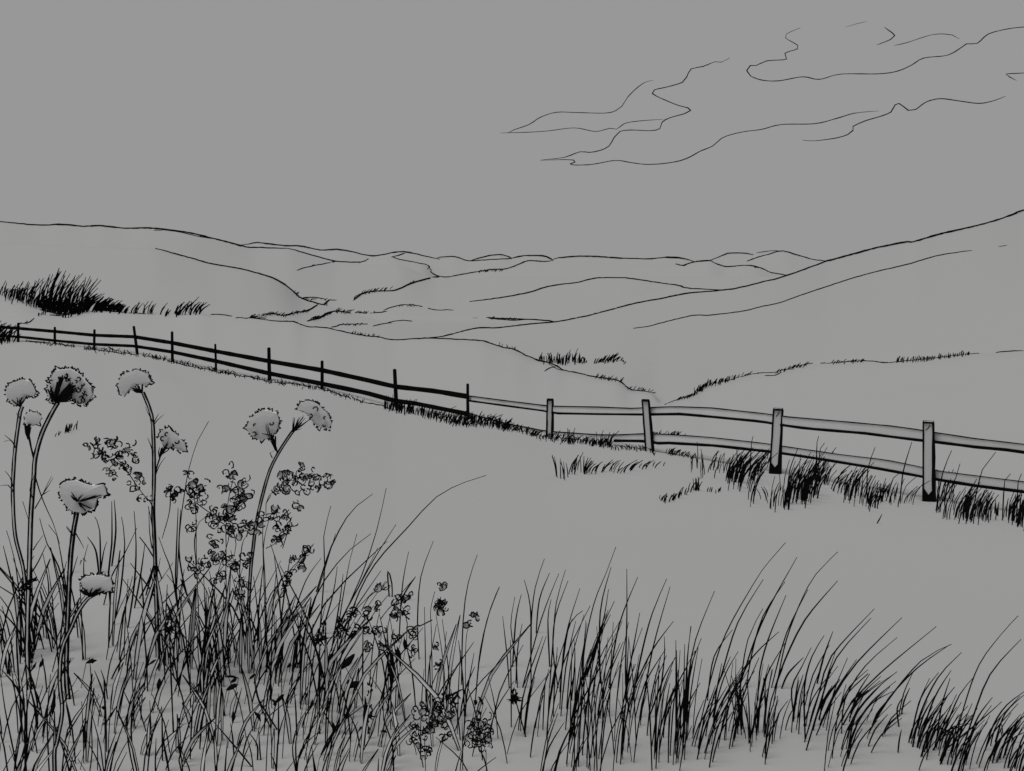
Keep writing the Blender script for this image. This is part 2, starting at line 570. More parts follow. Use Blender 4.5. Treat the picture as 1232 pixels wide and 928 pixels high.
tuft_band(b, [(655, 528), (690, 533), (735, 537)], [(0, 9), (690, 8), (735, 9)], 110, .3, 1.3, 1.5, spread=1)
tuft_band(b, [(682, 534), (690, 535)], [(0, 17)], 9, .1, 1.2, 1, spread=.2)
tuft_band(b, [(716, 537), (734, 538)], [(0, 19)], 14, .35, 1.2, 1, spread=.3)
tuft_band(b, [(735, 541), (760, 542), (777, 541), (787, 548)], [(0, 6)], 40, -.4, 1.2, 1, spread=1)
tuft_band(b, [(785, 524), (800, 524), (824, 525)], [(0, 5)], 30, .3, 1.1, 1, spread=1)
tuft_band(b, [(800, 545), (824, 549), (832, 552)], [(0, 6)], 36, .6, 1.3, 1.2, spread=1)
tag(b.build('fence_grass', [M_ink]), 'short dark rough grass growing along the foot of the fence', 'grass', kind='stuff')

# grass under the right part of the fence
DENS = .5
b = MB()
for x0, x1, b0, b1, t0, t1, n, le, w in (
        (827, 848, 567, 569, 542, 548, 30, -.1, 1.5), (849, 860, 569, 562, 545, 552, 10, .5, 1.4),
        (858, 876, 566, 568, 545, 546, 26, .25, 1.5), (873, 893, 580, 581, 545, 545, 85, .45, 1.7), (886, 912, 583, 577, 546, 543, 60, .55, 1.5),
        (900, 908, 597, 598, 560, 562, 22, .35, 1.4), (906, 926, 572, 560, 548, 546, 34, .4, 1.4),
        (915, 925, 600, 604, 580, 590, 12, -.3, 1.4), (925, 952, 608, 608, 578, 580, 46, .15, 1.5),
        (942, 968, 602, 603, 551, 552, 80, .35, 1.7), (962, 984, 602, 594, 552, 556, 80, .4, 1.7), (984, 1001, 584, 578, 553, 557, 20, .3, 1.3),
        (1000, 1016, 590, 588, 568, 562, 26, .7, 1.5), (1014, 1034, 596, 603, 562, 562, 44, .35, 1.5), (1032, 1048, 600, 604, 563, 570, 36, .3, 1.5),
        (1044, 1062, 606, 603, 584, 584, 70, .3, 1.6), (1062, 1086, 602, 602, 588, 586, 44, .2, 1.4), (1084, 1106, 603, 603, 580, 577, 16, .8, 1.3),
        (1124, 1140, 612, 622, 585, 588, 22, .2, 1.4), (1136, 1160, 624, 620, 588, 590, 44, .4, 1.5), (1158, 1188, 622, 624, 588, 592, 110, .35, 1.7),
        (1186, 1208, 620, 622, 604, 606, 36, .1, 1.4), (1210, 1232, 622, 634, 592, 596, 70, .3, 1.7), (1230, 1290, 634, 650, 600, 612, 90, .3, 1.7)):
    hh0, hh1 = b0 - t0, b1 - t1
    tuft_band(b, [(x0, b0), (x1, b1)], [(x0, hh0), (x1, hh1)], n * .85, le, w * .82, 4.5, spread=.25, hv=(.6, 1.1))
for pl in ([(1083, 600), (1086, 570), (1097, 532)], [(1043, 600), (1044, 565), (1053, 538)], [(1126, 615), (1134, 570), (1145, 542)],
           [(1169, 590), (1182, 565), (1198, 544)], [(937, 590), (939, 602), (938, 570)], [(1066, 592), (1075, 575), (1084, 568)],
           [(902, 541), (904, 533), (906, 525)], [(982, 550), (987, 540), (992, 533)], [(981, 540), (983, 532), (985, 525)],
           [(1206, 590), (1209, 578), (1216, 570)], [(1223, 592), (1225, 580), (1229, 570)], [(1055, 630), (1058, 625), (1061, 619)],
           [(1056, 626), (1056.5, 627), (1057.5, 629)], [(1128, 600), (1150, 575), (1155, 558)], [(887, 548), (886.5, 544), (886, 541)]):
    ry = max(pl[0][1], lerp(FENCE_BASE, pl[0][0]) + 8)
    root = hit(pl[0][0], ry)
    blade(b, root, [(x - pl[0][0], y - ry) for x, y in pl[1:]], 1.7)
tuft_band(b, [(1128, 600), (1136, 601), (1150, 603)], [(0, 36)], 22, .35, 1.2, 1, spread=.3, hv=(.8, 1.05))
tuft_band(b, [(978, 578), (996, 580)], [(0, 40)], 10, .3, 1.1, 1, spread=.3, hv=(.8, 1.05))
tag(b.build('bank_grass', [M_ink]), 'thick dark upright grass massed below the pale part of the fence', 'grass', kind='stuff')


DENS = .5


def tuft_thing(label, bands, lines=(), stuff=False):
    b = MB()
    for a in bands:
        tuft_band(b, *a)
    for pl, w in lines:
        ink_on_land(b, pl, w)
    o = b.build('grass' if stuff else 'grass_tuft', [M_ink])
    tag(o, label, 'grass' if stuff else 'grass tuft', kind='stuff' if stuff else None)
    return o


tuft_thing('big dense black grass clump topmost at the left edge, beyond the fence',
           [([(0, 357), (26, 361), (44, 368), (60, 373), (75, 377), (91, 377), (104, 375)], [(0, 13), (22, 16), (38, 28), (50, 38), (58, 40), (70, 47), (80, 38), (98, 42), (104, 32)], 290, .36, 1.25, 2.4, None, .25, 'ink', .3),
            ([(58, 373), (66, 376)], [(0, 50)], 12, .3, 2.6, 1, None, .3, 'ink', .15, 0, (.8, 1.05)),
            ([(40, 369), (56, 374), (74, 378), (96, 377)], [(0, 14)], 150, .6, 1.9, 2.2, None, .2, 'ink', .5),
            ([(90, 376), (104, 375), (125, 373.5)], [(0, 26), (108, 22), (118, 15), (125, 10)], 90, .9, 1.9, 1.5, None, .2, 'ink', .3)],
           [([(48, 373), (60, 376), (75, 378), (100, 375)], 1.6), ([(60, 379.5), (72, 380), (86, 378)], 1.6)])
tuft_thing('low black grass row tapering right from the big clump at upper left',
           [([(122, 374), (140, 375), (152, 376)], [(120, 14), (152, 6)], 90, .8, 1.8, 1.3, None, .2, 'ink', .4)], [([(120, 374), (150, 376.5)], 1.4)])
tuft_thing('sparse thin grass row between the two dark clumps beyond the left fence',
           [([(153, 376.5), (175, 378), (196, 379)], [(0, 14)], 34, .5, 1.4, 1.0, None, .2, 'ink', .4)], [([(155, 377), (176, 378)], 1.2)], stuff=True)
tuft_thing('right-hand small dark grass tuft leaning right beyond the left fence',
           [([(198, 379), (215, 379), (240, 376)], [(200, 8), (220, 18), (232, 20), (238, 12)], 64, .6, 1.7, 1.3, None, .2, 'ink', .4)])
tuft_thing('dark spiky grass tuft in the middle distance above the fence, the larger of two',
           [([(648, 433), (660, 437), (684, 437), (706, 436)], [(648, 6), (658, 12), (676, 11), (690, 14), (700, 8), (708, 4)], 120, .15, 1.6, 1.3, None, .2, 'ink', .5)])
tuft_thing('small dark grass tuft just right of the larger middle-distance tuft',
           [([(713, 437), (735, 435), (752, 436)], [(712, 4), (736, 11), (752, 2)], 60, .7, 1.6, 1.2, None, .2, 'ink', .4)])
tuft_thing('long sparse grass tuft on bare turf below the fence, middle of the meadow',
           [([(669, 575), (676, 578), (684, 572)], [(0, 26)], 16, -.25, 1.4, 1.5, None, .2, 'ink', .3),
            ([(684, 570), (705, 568)], [(684, 22), (705, 18)], 26, .25, 1.4, 1.5, None, .2, 'ink', .3),
            ([(703, 570), (725, 568), (745, 569)], [(703, 15), (735, 12), (745, 10)], 36, .7, 1.4, 1.5, None, .2, 'ink', .4),
            ([(738, 570), (765, 565), (784, 562), (800, 561)], [(738, 18), (765, 10), (800, 7)], 36, .8, 1.4, 1.2, None, .2, 'ink', .4)], stuff=True)
tuft_thing('short grass tuft sloping up right on the turf before the third pale post',
           [([(793, 603), (806, 603), (818, 596), (834, 591)], [(790, 6), (806, 10), (825, 10), (834, 14)], 50, .4, 1.5, 1.5, None, .2, 'ink', .5),
            ([(832, 591), (842, 590)], [(0, 18)], 16, .2, 1.7, 1.0, None, .2, 'ink', .5),
            ([(842, 591), (868, 593)], [(0, 7)], 14, .2, 1.4, 1, None, .2, 'ink', .3)], stuff=True)
tuft_thing('tiny zigzag grass tuft on bare turf between two flower stems at left',
           [([(66, 526), (74, 523), (84, 519), (97, 514)], [(66, 4), (80, 11), (97, 14)], 34, .3, 1.3, .8, None, .2, 'ink', .5)], stuff=True)
tuft_thing('dark grass tuft over the fence at the left edge',
           [([(-14, 411), (0, 412), (12, 411), (17, 410)], [(0, 22), (14, 15)], 90, .6, 1.5, 1.5, None, .2, 'ink', .5),
            ([(22, 391), (36, 389)], [(0, 3)], 12, .2, 1.1, .6, None, .2, 'ink', .5),
            ([(38, 387), (42, 382), (48, 379), (55, 378)], [(0, 6)], 14, .2, 1.4, .6, None, .2, 'ink', .5)],
           [([(24, 389.5), (36, 388), (41, 383)], 1.2)], stuff=True)
DENS = 1
# ------------------------------------------------------------------ fence
fence = empty('fence', hit(563, 505), 'long post and rail fence, black at left and pale outlined wood at right', 'fence')


def post(x0, y0, x1, y1, w, dark):
    d = fence_d(x1)
    u = upx(P(x1, y1, d))
    top = P(x0, y0, d)
    bot = P(x1, y1 + 3, d)
    hw = w * u * .5
    ay = Vector((bot.x, bot.y, 0)).normalized(); ax = Vector((ay.y, -ay.x, 0))
    b = MB()

    def ring(c, k=1.0, dz=0):
        c = c + Vector((0, 0, dz))
        return [c - ax * hw * k + ay * 0, c + ax * hw * k, c + ax * hw * k + ay * hw * 2, c - ax * hw * k + ay * hw * 2]
    if dark:
        mid = mix(bot, top, .5) + Vector((R.uniform(-.25, .25) * u, 0, 0))
        b.hexa(ring(bot, 1.05) + ring(mid, 1.0), INK)
        b.hexa(ring(mid) + ring(top, .9), INK)
        b.hexa(ring(top, .9) + ring(top, .6, 1.0 * u), INK)
    else:
        b.hexa(ring(bot, 1.0) + ring(top, .93), FILL)
        fl0, fr0 = bot - ax * hw, bot + ax * hw
        fl1, fr1 = top - ax * hw * .93, top + ax * hw * .93
        o = Vector((0, -.6 * u, 0))

        def seg(a, c, w0, w1, n=7):
            pts = [mix(a, c, k / n) + o + Vector((R.uniform(-.2, .2) * u, 0, 0)) for k in range(n + 1)]
            b.tube(pts, [(w0 + (w1 - w0) * k / n) * u * R.uniform(.85, 1.1) * .5 for k in range(n + 1)], 5)
        seg(fl0, fl1, 2.6, 2.0)
        seg(fr0, fr1, 4.0 * w / 10 + 1.2, 2.8)
        seg(fl1, fr1, 2.6, 3.0, 4)
        bk = ay * hw * 2
        seg(fl1 + bk, fr1 + bk, 1.4, 1.4, 4)
        seg(fl1, fl1 + bk, 1.4, 1.4, 3)
        seg(fr1, fr1 + bk, 1.4, 1.4, 3)
        seg(fr0 + bk, fr1 + bk, 1.6, 1.4)
        seg(fl0 + bk, fl1 + bk, 1.6, 1.4)
        # black foot with a V-shaped edge, a thin collar round the post
        if w > 9:
            for sx in (-1, 1):
                c0 = mix(bot, top, .13 if w > 10 else .1)
                q = []
                for k in range(5):
                    a = k / 4
                    lo = bot + ax * hw * sx * a
                    hi = mix(bot, top, .1 + .09 * a) + ax * hw * sx * a
                    q.append((lo, hi))
                for (l0, h0), (l1, h1) in zip(q, q[1:]):
                    oo = Vector((0, -1.0 * u, 0))
                    b.hexa([l0 + oo, l1 + oo, l1 + o * .2, l0 + o * .2, h0 + oo, h1 + oo, h1 + o * .2, h0 + o * .2], INK)
            # grain nicks near the head
            t0 = mix(top, bot, .03) + o * .5
            b.tube([t0 + ax * hw * .3, t0 + ax * hw * .1 - Vector((0, 0, 3 * u)), t0 - ax * hw * .4 - Vector((0, 0, 6 * u))], .45 * u, 4)
    return b.build('post', [M_ink, M_wood], fence)


POSTS = [(22, 389.5, 22, 412, 3, 1), (66, 394.5, 66, 414, 3, 1), (113.7, 397.5, 113.5, 420, 3, 1), (161, 393.5, 165.5, 426, 3.4, 1),
         (207, 400, 207.5, 435, 3.4, 1), (259, 415, 260, 446.5, 2.8, 1), (323.5, 419.5, 324.5, 458.5, 4.4, 1), (387.5, 435.3, 387.5, 467.5, 4, 1),
         (474.8, 445.5, 477.3, 493, 4.8, 1), (562.7, 463, 563.2, 503, 3.8, 1), (661.8, 481, 660.8, 526, 7, 0), (776.5, 482, 781.5, 544, 8.6, 0),
         (936, 493, 931.7, 567, 11, 0), (1116.7, 508.5, 1117, 602, 12, 0), (1342, 528, 1342, 640, 13, 0)]
for p_ in POSTS:
    post(*p_)

UP = [(-40, 391), (0, 393.7), (22, 395.3), (65, 399), (113, 403.6), (161, 405.4), (206.5, 412.7), (259.7, 423), (323.4, 434.8), (387, 445.7), (440, 457.3),
      (475, 465.5), (523.8, 470.9), (562, 477.4)]
LO = [(-40, 402), (0, 404.4), (22, 405.4), (65, 410), (113, 414.5), (161, 416.6), (207.7, 423.9), (259.7, 434.8), (324.7, 449.8), (387, 462), (440, 472.9),
      (475, 482.6), (498.4, 485.5), (537.4, 493.3), (562, 498.4)]
WU = [(0, 3.2), (113, 3.4), (260, 4.6), (387, 5), (475, 5), (562, 5.6)]
WL = [(0, 2.6), (161, 3.2), (260, 4.4), (387, 5), (562, 4.8)]


def rail(pl, wt, x0, x1, back=True):
    xs = [x0 + (x1 - x0) * k / 8 for k in range(9)]
    b = MB()
    prev = None
    for x in xs:
        y = lerp(pl, x)
        d = fence_d(x)
        c = P(x, y, d + .14)
        u = upx(c)
        h = 1.13 * lerp(wt, x) * u * .5 * R.uniform(.93, 1.07)
        q = [c + Vector((0, 0.5 * u, -h)), c + Vector((0, 0.5 * u + .04, -h)), c + Vector((0, .5 * u + .04, h)), c + Vector((0, .5 * u, h))]
        if prev:
            b.hexa(prev + q, INK)
        prev = q
    return b.build('rail', [M_ink, M_wood], fence)


xs = [-40] + [p_[2] for p_ in POSTS[:10]]
for a, c in zip(xs, xs[1:]):
    rail(UP, WU, a, c)
    rail(LO, WL, a, c)


def pale_rail(top, bot, x0, x1, wt=1.3, wb=2.6, bot_from=None):
    wt *= 1.2; wb *= 1.3
    """pale board with a thin dark arris above and its underside shadow painted as a heavy dark lower edge"""
    b = MB()
    n = 12
    T, B_, prev = [], [], None
    for k in range(n + 1):
        x = x0 + (x1 - x0) * k / n
        d = fence_d(x)
        t = P(x, lerp(top, x), d + .2); l = P(x, lerp(bot, x), d + .2)
        u = upx(t)
        th = max(.03, 2.5 * u)
        o = Vector((0, 1.2 * u, 0)); o2 = Vector((0, 1.2 * u + th, 0))
        q = [l + o, l + o2, t + o2, t + o]
        if prev:
            b.hexa(prev + q, FILL)
        prev = q
        T.append((t + Vector((0, .8 * u, 0)), wt * u * .5 * R.uniform(.8, 1.1)))
        if bot_from is None or x >= bot_from:
            B_.append((l + Vector((0, .8 * u, 0)), wb * u * .5 * R.uniform(.9, 1.1)))
    b.tube([q[0] for q in T], [q[1] for q in T], 5)
    if len(B_) > 1:
        b.tube([q[0] for q in B_], [q[1] for q in B_], 5)  # black strip: painted shadow along the underside of the rail
    return b.build('rail', [M_ink, M_rail], fence)


TU = [(563, 476.4), (605.6, 482), (657, 488.3), (666, 489), (720, 490), (759.6, 491.6), (779, 490.7), (811, 489.5), (855.7, 491), (929, 499), (941.4, 501.3),
      (1012, 507.3), (1074.5, 513), (1110, 518), (1122.7, 520.3), (1172.7, 527.9), (1232, 534.8), (1342, 549)]
BU = [(563, 482.2), (605.6, 488), (657, 494.9), (666, 497.5), (720, 498.5), (772, 499), (818.6, 498.4), (845, 500.7), (916.4, 507.5), (941, 511.8),
      (971.8, 515.9), (1040, 521.5), (1074.5, 526), (1110, 530.4), (1122.7, 531.6), (1172.7, 538), (1217, 542), (1232, 544.5), (1342, 562)]
TL = [(563, 497), (576, 501), (607.5, 509.5), (655, 518.6), (666, 519.8), (720, 523.4), (740, 523.6), (777.5, 522), (800, 522.8), (824, 524.3), (855.7, 526.6),
      (927, 534.6), (940.5, 537), (1012, 547.3), (1065.6, 553.6), (1110, 562.5), (1126, 566.6), (1232, 580), (1342, 596)]
BL = [(563, 505), (607, 515), (655, 524), (666, 526), (720, 530), (736, 530.5), (777.5, 531), (785.5, 534), (800.7, 533), (860, 536.4), (925.4, 543.6),
      (939.6, 545.4), (989.6, 553), (1056.6, 564), (1110, 573.8), (1124.5, 576.8), (1172.7, 584.5), (1232, 592), (1342, 610)]
for (a, c, wb) in ((563, 661, 1.9), (661, 779, 2.3), (779, 934, 2.8), (934, 1117, 2.9), (1117, 1342, 3.3)):
    pale_rail(TU, BU, a, c, 1.3, wb)
    if a == 563:
        pale_rail(TL, BL, a, c, 1.3, .1, bot_from=9999)
    elif a == 661:
        pale_rail(TL, BL, a, c, 1.3, 3.0, bot_from=734)
    else:
        pale_rail(TL, BL, a, c, 1.1, wb + .2)

# ------------------------------------------------------------------ clouds (wisps at 400 m)
CZ = 420.0


def cloud_line(b, pl, w):
    pts = smooth_pl(pl, 5)
    P3, rr = [], []
    N = len(pts)
    for i, (x, y) in enumerate(pts):
        r = ray(x, y)
        p = r * ((CZ - EYE) / r.z)
        p.z += EYE
        u = upx(p)
        k = i / (N - 1)
        P3.append(p); rr.append(1.15 * w * u * .5 * (min(1, .4 + 6 * min(k, 1 - k))) * R.uniform(.8, 1.15))
    b.tube(P3, rr, 4)


def cloud(label, lines):
    b = MB()
    for pl, w in lines:
        cloud_line(b, pl, w)
    tag(b.build('cloud', [M_ink]), label, 'cloud', 'thin wisps of cloud in the sky')


ca = [(601.7, 160.2), (612, 159.7), (618.6, 156.3), (636.7, 149.9), (649.7, 141.5), (669.2, 135.3), (693.9, 135.6), (727.6, 136.3), (740.6, 133.5),
      (748.4, 127.8), (754.9, 117.4), (766.6, 105.7), (777, 98.7), (786, 96.6)]
cb = [(601.7, 160.2), (636.7, 159.2), (660, 157.6), (683.5, 154.5), (696.5, 154.5), (717, 158.4), (734, 154.5), (742, 155.6), (751, 149), (766.6, 146), (797.8, 143.6)]
cc = [(650, 193), (657.5, 192), (679.6, 189.3), (697.8, 182.8), (709.5, 183.6), (722.4, 181), (732.8, 175.8), (739, 165.4), (745.8, 158.4), (758.8, 156.6),
      (782, 157.4), (793.9, 155), (796.5, 147.3), (805.6, 142), (823.7, 136.9), (831, 133), (827.6, 129.9), (816, 127), (797.8, 119.5), (784.8, 112.7),
      (787.4, 108.3), (803, 104.7), (821, 99.2), (826.3, 92.7), (831.5, 83.1), (845.8, 80.2), (860, 74.5), (867.9, 75), (877.7, 70)]
cd = [(650, 193), (680.9, 192.2), (690, 192.7), (691.8, 195.3), (686, 197.4), (690, 198.7), (712, 198), (740.6, 193.2), (758.8, 195.8), (777, 197.9),
      (797.8, 197), (818.5, 193.5), (831.5, 188.3), (841.9, 182.3), (857.5, 175.8), (867.9, 166.7), (880, 162), (897, 158.3), (917, 155.7), (940, 150),
      (980, 149), (1005.7, 142.9), (1028.6, 136.3), (1057, 133.7)]
ce = [(965.7, 168.6), (978.6, 169.7), (1005.7, 166.3), (1020, 162), (1026.3, 157), (1026.3, 152.3), (1042.9, 144.9), (1057, 140.9), (1072, 134.9),
      (1077, 126.3), (1081.4, 124.6), (1085.7, 127.4), (1092.9, 133), (1101.4, 132), (1114.3, 122.9), (1131.4, 118.9), (1154.3, 121.7), (1178.6, 124.6),
      (1197, 120.9), (1210, 115.7)]
cf = [(962.9, 33.7), (946.3, 40.9), (945, 45.7), (960, 54.9), (959.4, 59), (944.3, 64.3), (946.3, 71.4), (922.9, 73.4), (910, 79), (902.9, 79), (898.3, 85),
      (902.9, 91.4), (917, 96.6), (937, 97.4), (965.7, 92.6), (985.7, 95.7), (1011.4, 89.4), (1057, 89), (1080, 85.7), (1097, 78.3), (1111.4, 70),
      (1140, 66.6), (1157, 57), (1162.9, 52.9), (1175.7, 52.3), (1188.6, 41.4), (1208.6, 35.7), (1232, 32.6), (1290, 28)]
cloud('upper left wisp of cloud, leftmost, ending in a long point', [(ca, .95), (cb, .9)])
cloud('wisp of cloud with a sharp zigzag bend, left of the middle of the cloud bank', [(cc, 1.15)])
cloud('long low wisp of cloud sweeping right from a small hooked tip', [(cd, 1.15)])
cloud('lowest right wisp of cloud with one small round hump', [(ce, 1.2)])
cloud('topmost long wisp of cloud with a rounded left end, reaching the right edge', [(cf, 1.1)])
cloud('short hooked wisp of cloud near the top of the sky', [([(1064, 32.9), (1076.6, 42.9), (1071.4, 47.7), (1054.9, 54.3)], 1.0)])
cloud('faint arched wisp of cloud just above the topmost long wisp', [([(1075.7, 54.9), (1091.4, 51.4), (1122.9, 41.7), (1145.7, 42.3), (1154.3, 47)], .8),
                                                                     ([(1017, 33), (1030, 29), (1043, 26)], .5)])
cloud('small V-shaped wisp of cloud cut off by the right edge', [([(1290, 84), (1232, 88), (1210, 89)], 1.1), ([(1210, 89), (1215, 93), (1222.9, 97)], 1.1)])


# ------------------------------------------------------------------ flowers
def z1(x, y):
    return (x * .1948, 430 + y * .1948)          # crop (0,430)


def z2(x, y):
    return (200 + x * .1948, 430 + y * .1948)    # crop (200,430)


def z3(x, y):
    return (x * .1948, 580 + y * .1948)          # crop (0,580)


def z4(x, y):
    return (180 + x * .1948, 540 + y * .1948)    # crop (180,540)


def z5(x, y):
    return (x * .203, 740 + y * .203)            # crop (0,740)


def z6(x, y):
    return (380 + x * .203, 680 + y * .203)


def stem(parent, pl, d, w=4.5, w2=None, name='stem', edge=1.3, parts=True):
    """pale round stalk with dark sides; pl from root to tip in pixels"""
    b = MB()
    pts = smooth_pl(pl, 7)
    N = len(pts)
    P3 = [P(x, y, d) for x, y in pts]
    w2 = w2 or w * .6
    if w > 2.4:
        w *= .72; w2 *= .72; edge *= 1.15
    ww = [(w + (w2 - w) * i / (N - 1)) for i in range(N)]
    u = upx(P3[0])
    if w > 2.4:
        b.tube(P3, [q * u * .5 for q in ww], 6, FILL)
        L, Rr = [], []
        for i, p in enumerate(P3):
            a = P3[max(0, i - 1)]; c = P3[min(N - 1, i + 1)]
            e = (c - a).normalized().cross(Vector((0, 1, 0))).normalized()
            o = Vector((0, -ww[i] * u * .3, 0))
            L.append(p - e * ww[i] * u * .5 + o); Rr.append(p + e * ww[i] * u * .5 + o)
        b.tube(L, [edge * u * .5 * R.uniform(.6, 1.15) for _ in L], 4)
        b.tube(Rr, [edge * 1.25 * u * .5 * R.uniform(.6, 1.15) for _ in L], 4)
        # same on the far side so it holds up from elsewhere
        b.tube([q + Vector((0, ww[0] * u * .6, 0)) for q in L], edge * u * .4, 3)
    else:
        b.tube(P3, [q * u * .5 * R.uniform(.8, 1.15) for q in ww], 4)
    return b.build(name, [M_ink, M_leaf], parent)


def head(parent, poly, d, ribs=None, dense=1.0, w=2.1, inner=0, name='flower_head'):
    """a blossom: padded body grown from the outline, crinkled dark petal rim, ribs rising from the stalk"""
    b = MB()
    n = len(poly)
    cx = sum(p[0] for p in poly) / n
    cy = sum(p[1] for p in poly) / n
    rad = sum(math.hypot(x - cx, y - cy) for x, y in poly) / n
    fine = []
    for i in range(n):
        a, c = poly[i], poly[(i + 1) % n]
        m = max(2, int(math.hypot(c[0] - a[0], c[1] - a[1]) / 3.2))
        for k in range(m):
            fine.append((a[0] + (c[0] - a[0]) * k / m, a[1] + (c[1] - a[1]) * k / m))
    u = upx(P(cx, cy, d))
    # padded body
    rings = ((1.0, 0), (.97, .13), (.66, .16), (.3, .175))
    m = len(fine)
    for sgn in (-1, 1):
        base = len(b.v)
        for s_, dp in rings:
            for (x, y) in fine:
                k = s_ * .97
                p = P(cx + (x - cx) * k, cy + (y - cy) * k, d)
                p.y += sgn * dp * rad * u
                b.v.append(p)
        c = P(cx, cy, d); c.y += sgn * .18 * rad * u
        b.v.append(c)
        for r_ in range(3):
            for k in range(m):
                k2 = (k + 1) % m
                q = (base + r_ * m + k, base + r_ * m + k2, base + (r_ + 1) * m + k2, base + (r_ + 1) * m + k)
                b.f.append(q if sgn < 0 else q[::-1]); b.m.append(FILL)
        for k in range(m):
            q = (base + 3 * m + k, base + 3 * m + (k + 1) % m, base + 4 * m)
            b.f.append(q if sgn < 0 else q[::-1]); b.m.append(FILL)
    # crinkled rim: little strokes turning in and out
    i = 0
    run = []

    def pp(x, y, off=0.0):
        p = P(x, y, d)
        p.y += off * u
        return p
    while i < m:
        x, y = fine[i]
        nx, ny = x - cx, y - cy
        l = math.hypot(nx, ny) or 1
        nx /= l; ny /= l
        tx, ty = -ny, nx
        o = R.uniform(-2.0, 1.8)
        run.append(pp(x + nx * o, y + ny * o, -.6))
        if R.random() < .55 * dense:
            # a petal loop
            a = R.uniform(1.8, 3.6)
            run.append(pp(x + nx * (o + a * .7) + tx * a * .4, y + ny * (o + a * .7) + ty * a * .4, -1))
            run.append(pp(x + nx * (o - .8) + tx * a * .9, y + ny * (o - .8) + ty * a * .9, -.5))
        if R.random() < .22:
            if len(run) > 1:
                b.tube(run, [w * u * .5 * R.uniform(.6, 1.3) for _ in run], 4)
            run = []
        if R.random() < .3 * dense:
            a = R.uniform(2, 4.5)
            t_ = R.uniform(-1, 1)
            b.tube([pp(x - nx * a * .5, y - ny * a * .5, -1), pp(x + nx * a * .3 + tx * t_, y + ny * a * .3 + ty * t_, -.5),
                    pp(x + nx * a * .6 + tx * 2 * t_, y + ny * a * .6 + ty * 2 * t_, 0)], [w * .6 * u, w * .5 * u, w * .2 * u], 4)
        i += 1
    run.append(pp(*fine[0], -.6))
    b.tube(run, [w * u * .5 * R.uniform(.6, 1.3) for _ in run], 4)
    # curls lying on the body
    for _ in range(inner):
        an = R.uniform(0, 6.28); rr = R.uniform(.45, .85)
        fx, fy = fine[R.randrange(m)]
        x = cx + (fx - cx) * rr; y = cy + (fy - cy) * rr
        s = R.uniform(1.5, 3.2)
        off = -(math.sqrt(max(0, 1 - rr * rr)) * .3 * rad + 1.8)
        pts = [pp(x + math.cos(an + q) * s, y + math.sin(an + q) * s, off) for q in (0, .9, 1.8, 2.8, 3.8)]
        b.tube(pts, [w * .45 * u] * 5, 4)
    o = b.build(name, [M_ink, M_petal], parent)
    if ribs:
        rb = MB()
        for (x0, y0, x1, y1, ww) in ribs:
            k0 = -(.25 * rad + 1.4)
            mx_, my_ = (x0 + x1) / 2 + R.uniform(-.6, .6), (y0 + y1) / 2 + R.uniform(-.6, .6)
            rb.tube([pp(x0, y0, -2.5), pp(mx_, my_, k0 * .8 - 1), pp(x1, y1, k0)], [ww * .3 * u, ww * .42 * u, ww * .2 * u], 4)
        rb.build('rib', [M_ink], o)
    return o


def fan(x, y, targets, w=1.6, n=3, sp=2.0):
    out = []
    for tx, ty in targets:
        for _ in range(n):
            out.append((x + R.uniform(-1, 1), y + R.uniform(-1, 1), tx + R.uniform(-sp, sp), ty + R.uniform(-sp, sp), w * R.uniform(.7, 1.3)))
    return out


def leaf_lines(parent, lines, d, w=1.5, name='leaf'):
    for pl in lines:
        b = MB()
        pts = smooth_pl(pl, 4)
        P3 = [P(x, y, d - .01) for x, y in pts]
        u = upx(P3[0])
        N = len(P3)
        b.tube(P3, [w * u * .5 * (1.15 - .8 * i / (N - 1)) for i in range(N)], 4)
        b.build(name, [M_ink], parent)


DF = 2.45


def root_at(x, y, d):
    p = P(x, y, d)
    h = meadow_bvh.ray_cast(Vector((p.x, p.y, 10)), Vector((0, 0, -1)))
    return h[0] if h[0] is not None else Vector((p.x, p.y, 0))


def px_of_(p):
    """pixel of a world point"""
    v = p - CAM
    dep = v.y * CT - v.z * ST
    up = v.y * ST + v.z * CT
    return (616 + F * v.x / dep, 464 - F * up / dep)


def grounded(pl, d):
    """add a root on the ground below the first point"""
    x, y = pl[0]
    r = root_at(x, y, d)
    q = px_of(r)
    if q[1] > y + 4:
        return [q] + pl
    return pl


def flower(label, d, root_px, group='pale flowers on tall stalks in the foreground'):
    r = root_at(root_px[0], root_px[1], d)
    return empty('flower', r, label, 'flower', group)


# 1: leftmost head
d = 4.0
f = flower('pale round flower head on a straight stalk at the left edge, beside the widest flower', d, (30, 700))
stem(f, grounded([(34, 760), (29, 690), (18.5, 644), (15.6, 596), (16.5, 566), (18.5, 539), (24.4, 496), (27, 489)], d), d, 3.6, 4)
head(f, [z1(*q) for q in ((35, 230), (40, 185), (75, 155), (140, 130), (195, 145), (215, 180), (230, 215), (215, 240), (180, 235), (150, 250), (130, 295), (95, 300), (60, 270))], d,
     fan(*z1(132, 300), [z1(90, 252), z1(112, 248), z1(140, 240), z1(190, 232), z1(165, 245)], 1.8, 2))
leaf_lines(f, [[z1(95, 560), z1(75, 520), z1(28, 480)], [z1(90, 540), z1(60, 510), z1(22, 522)], [z1(80, 830), z1(50, 790), z1(0, 795)], [z1(78, 800), z1(62, 740), z1(30, 703)], [z1(130, 385), z1(100, 345)]], d)

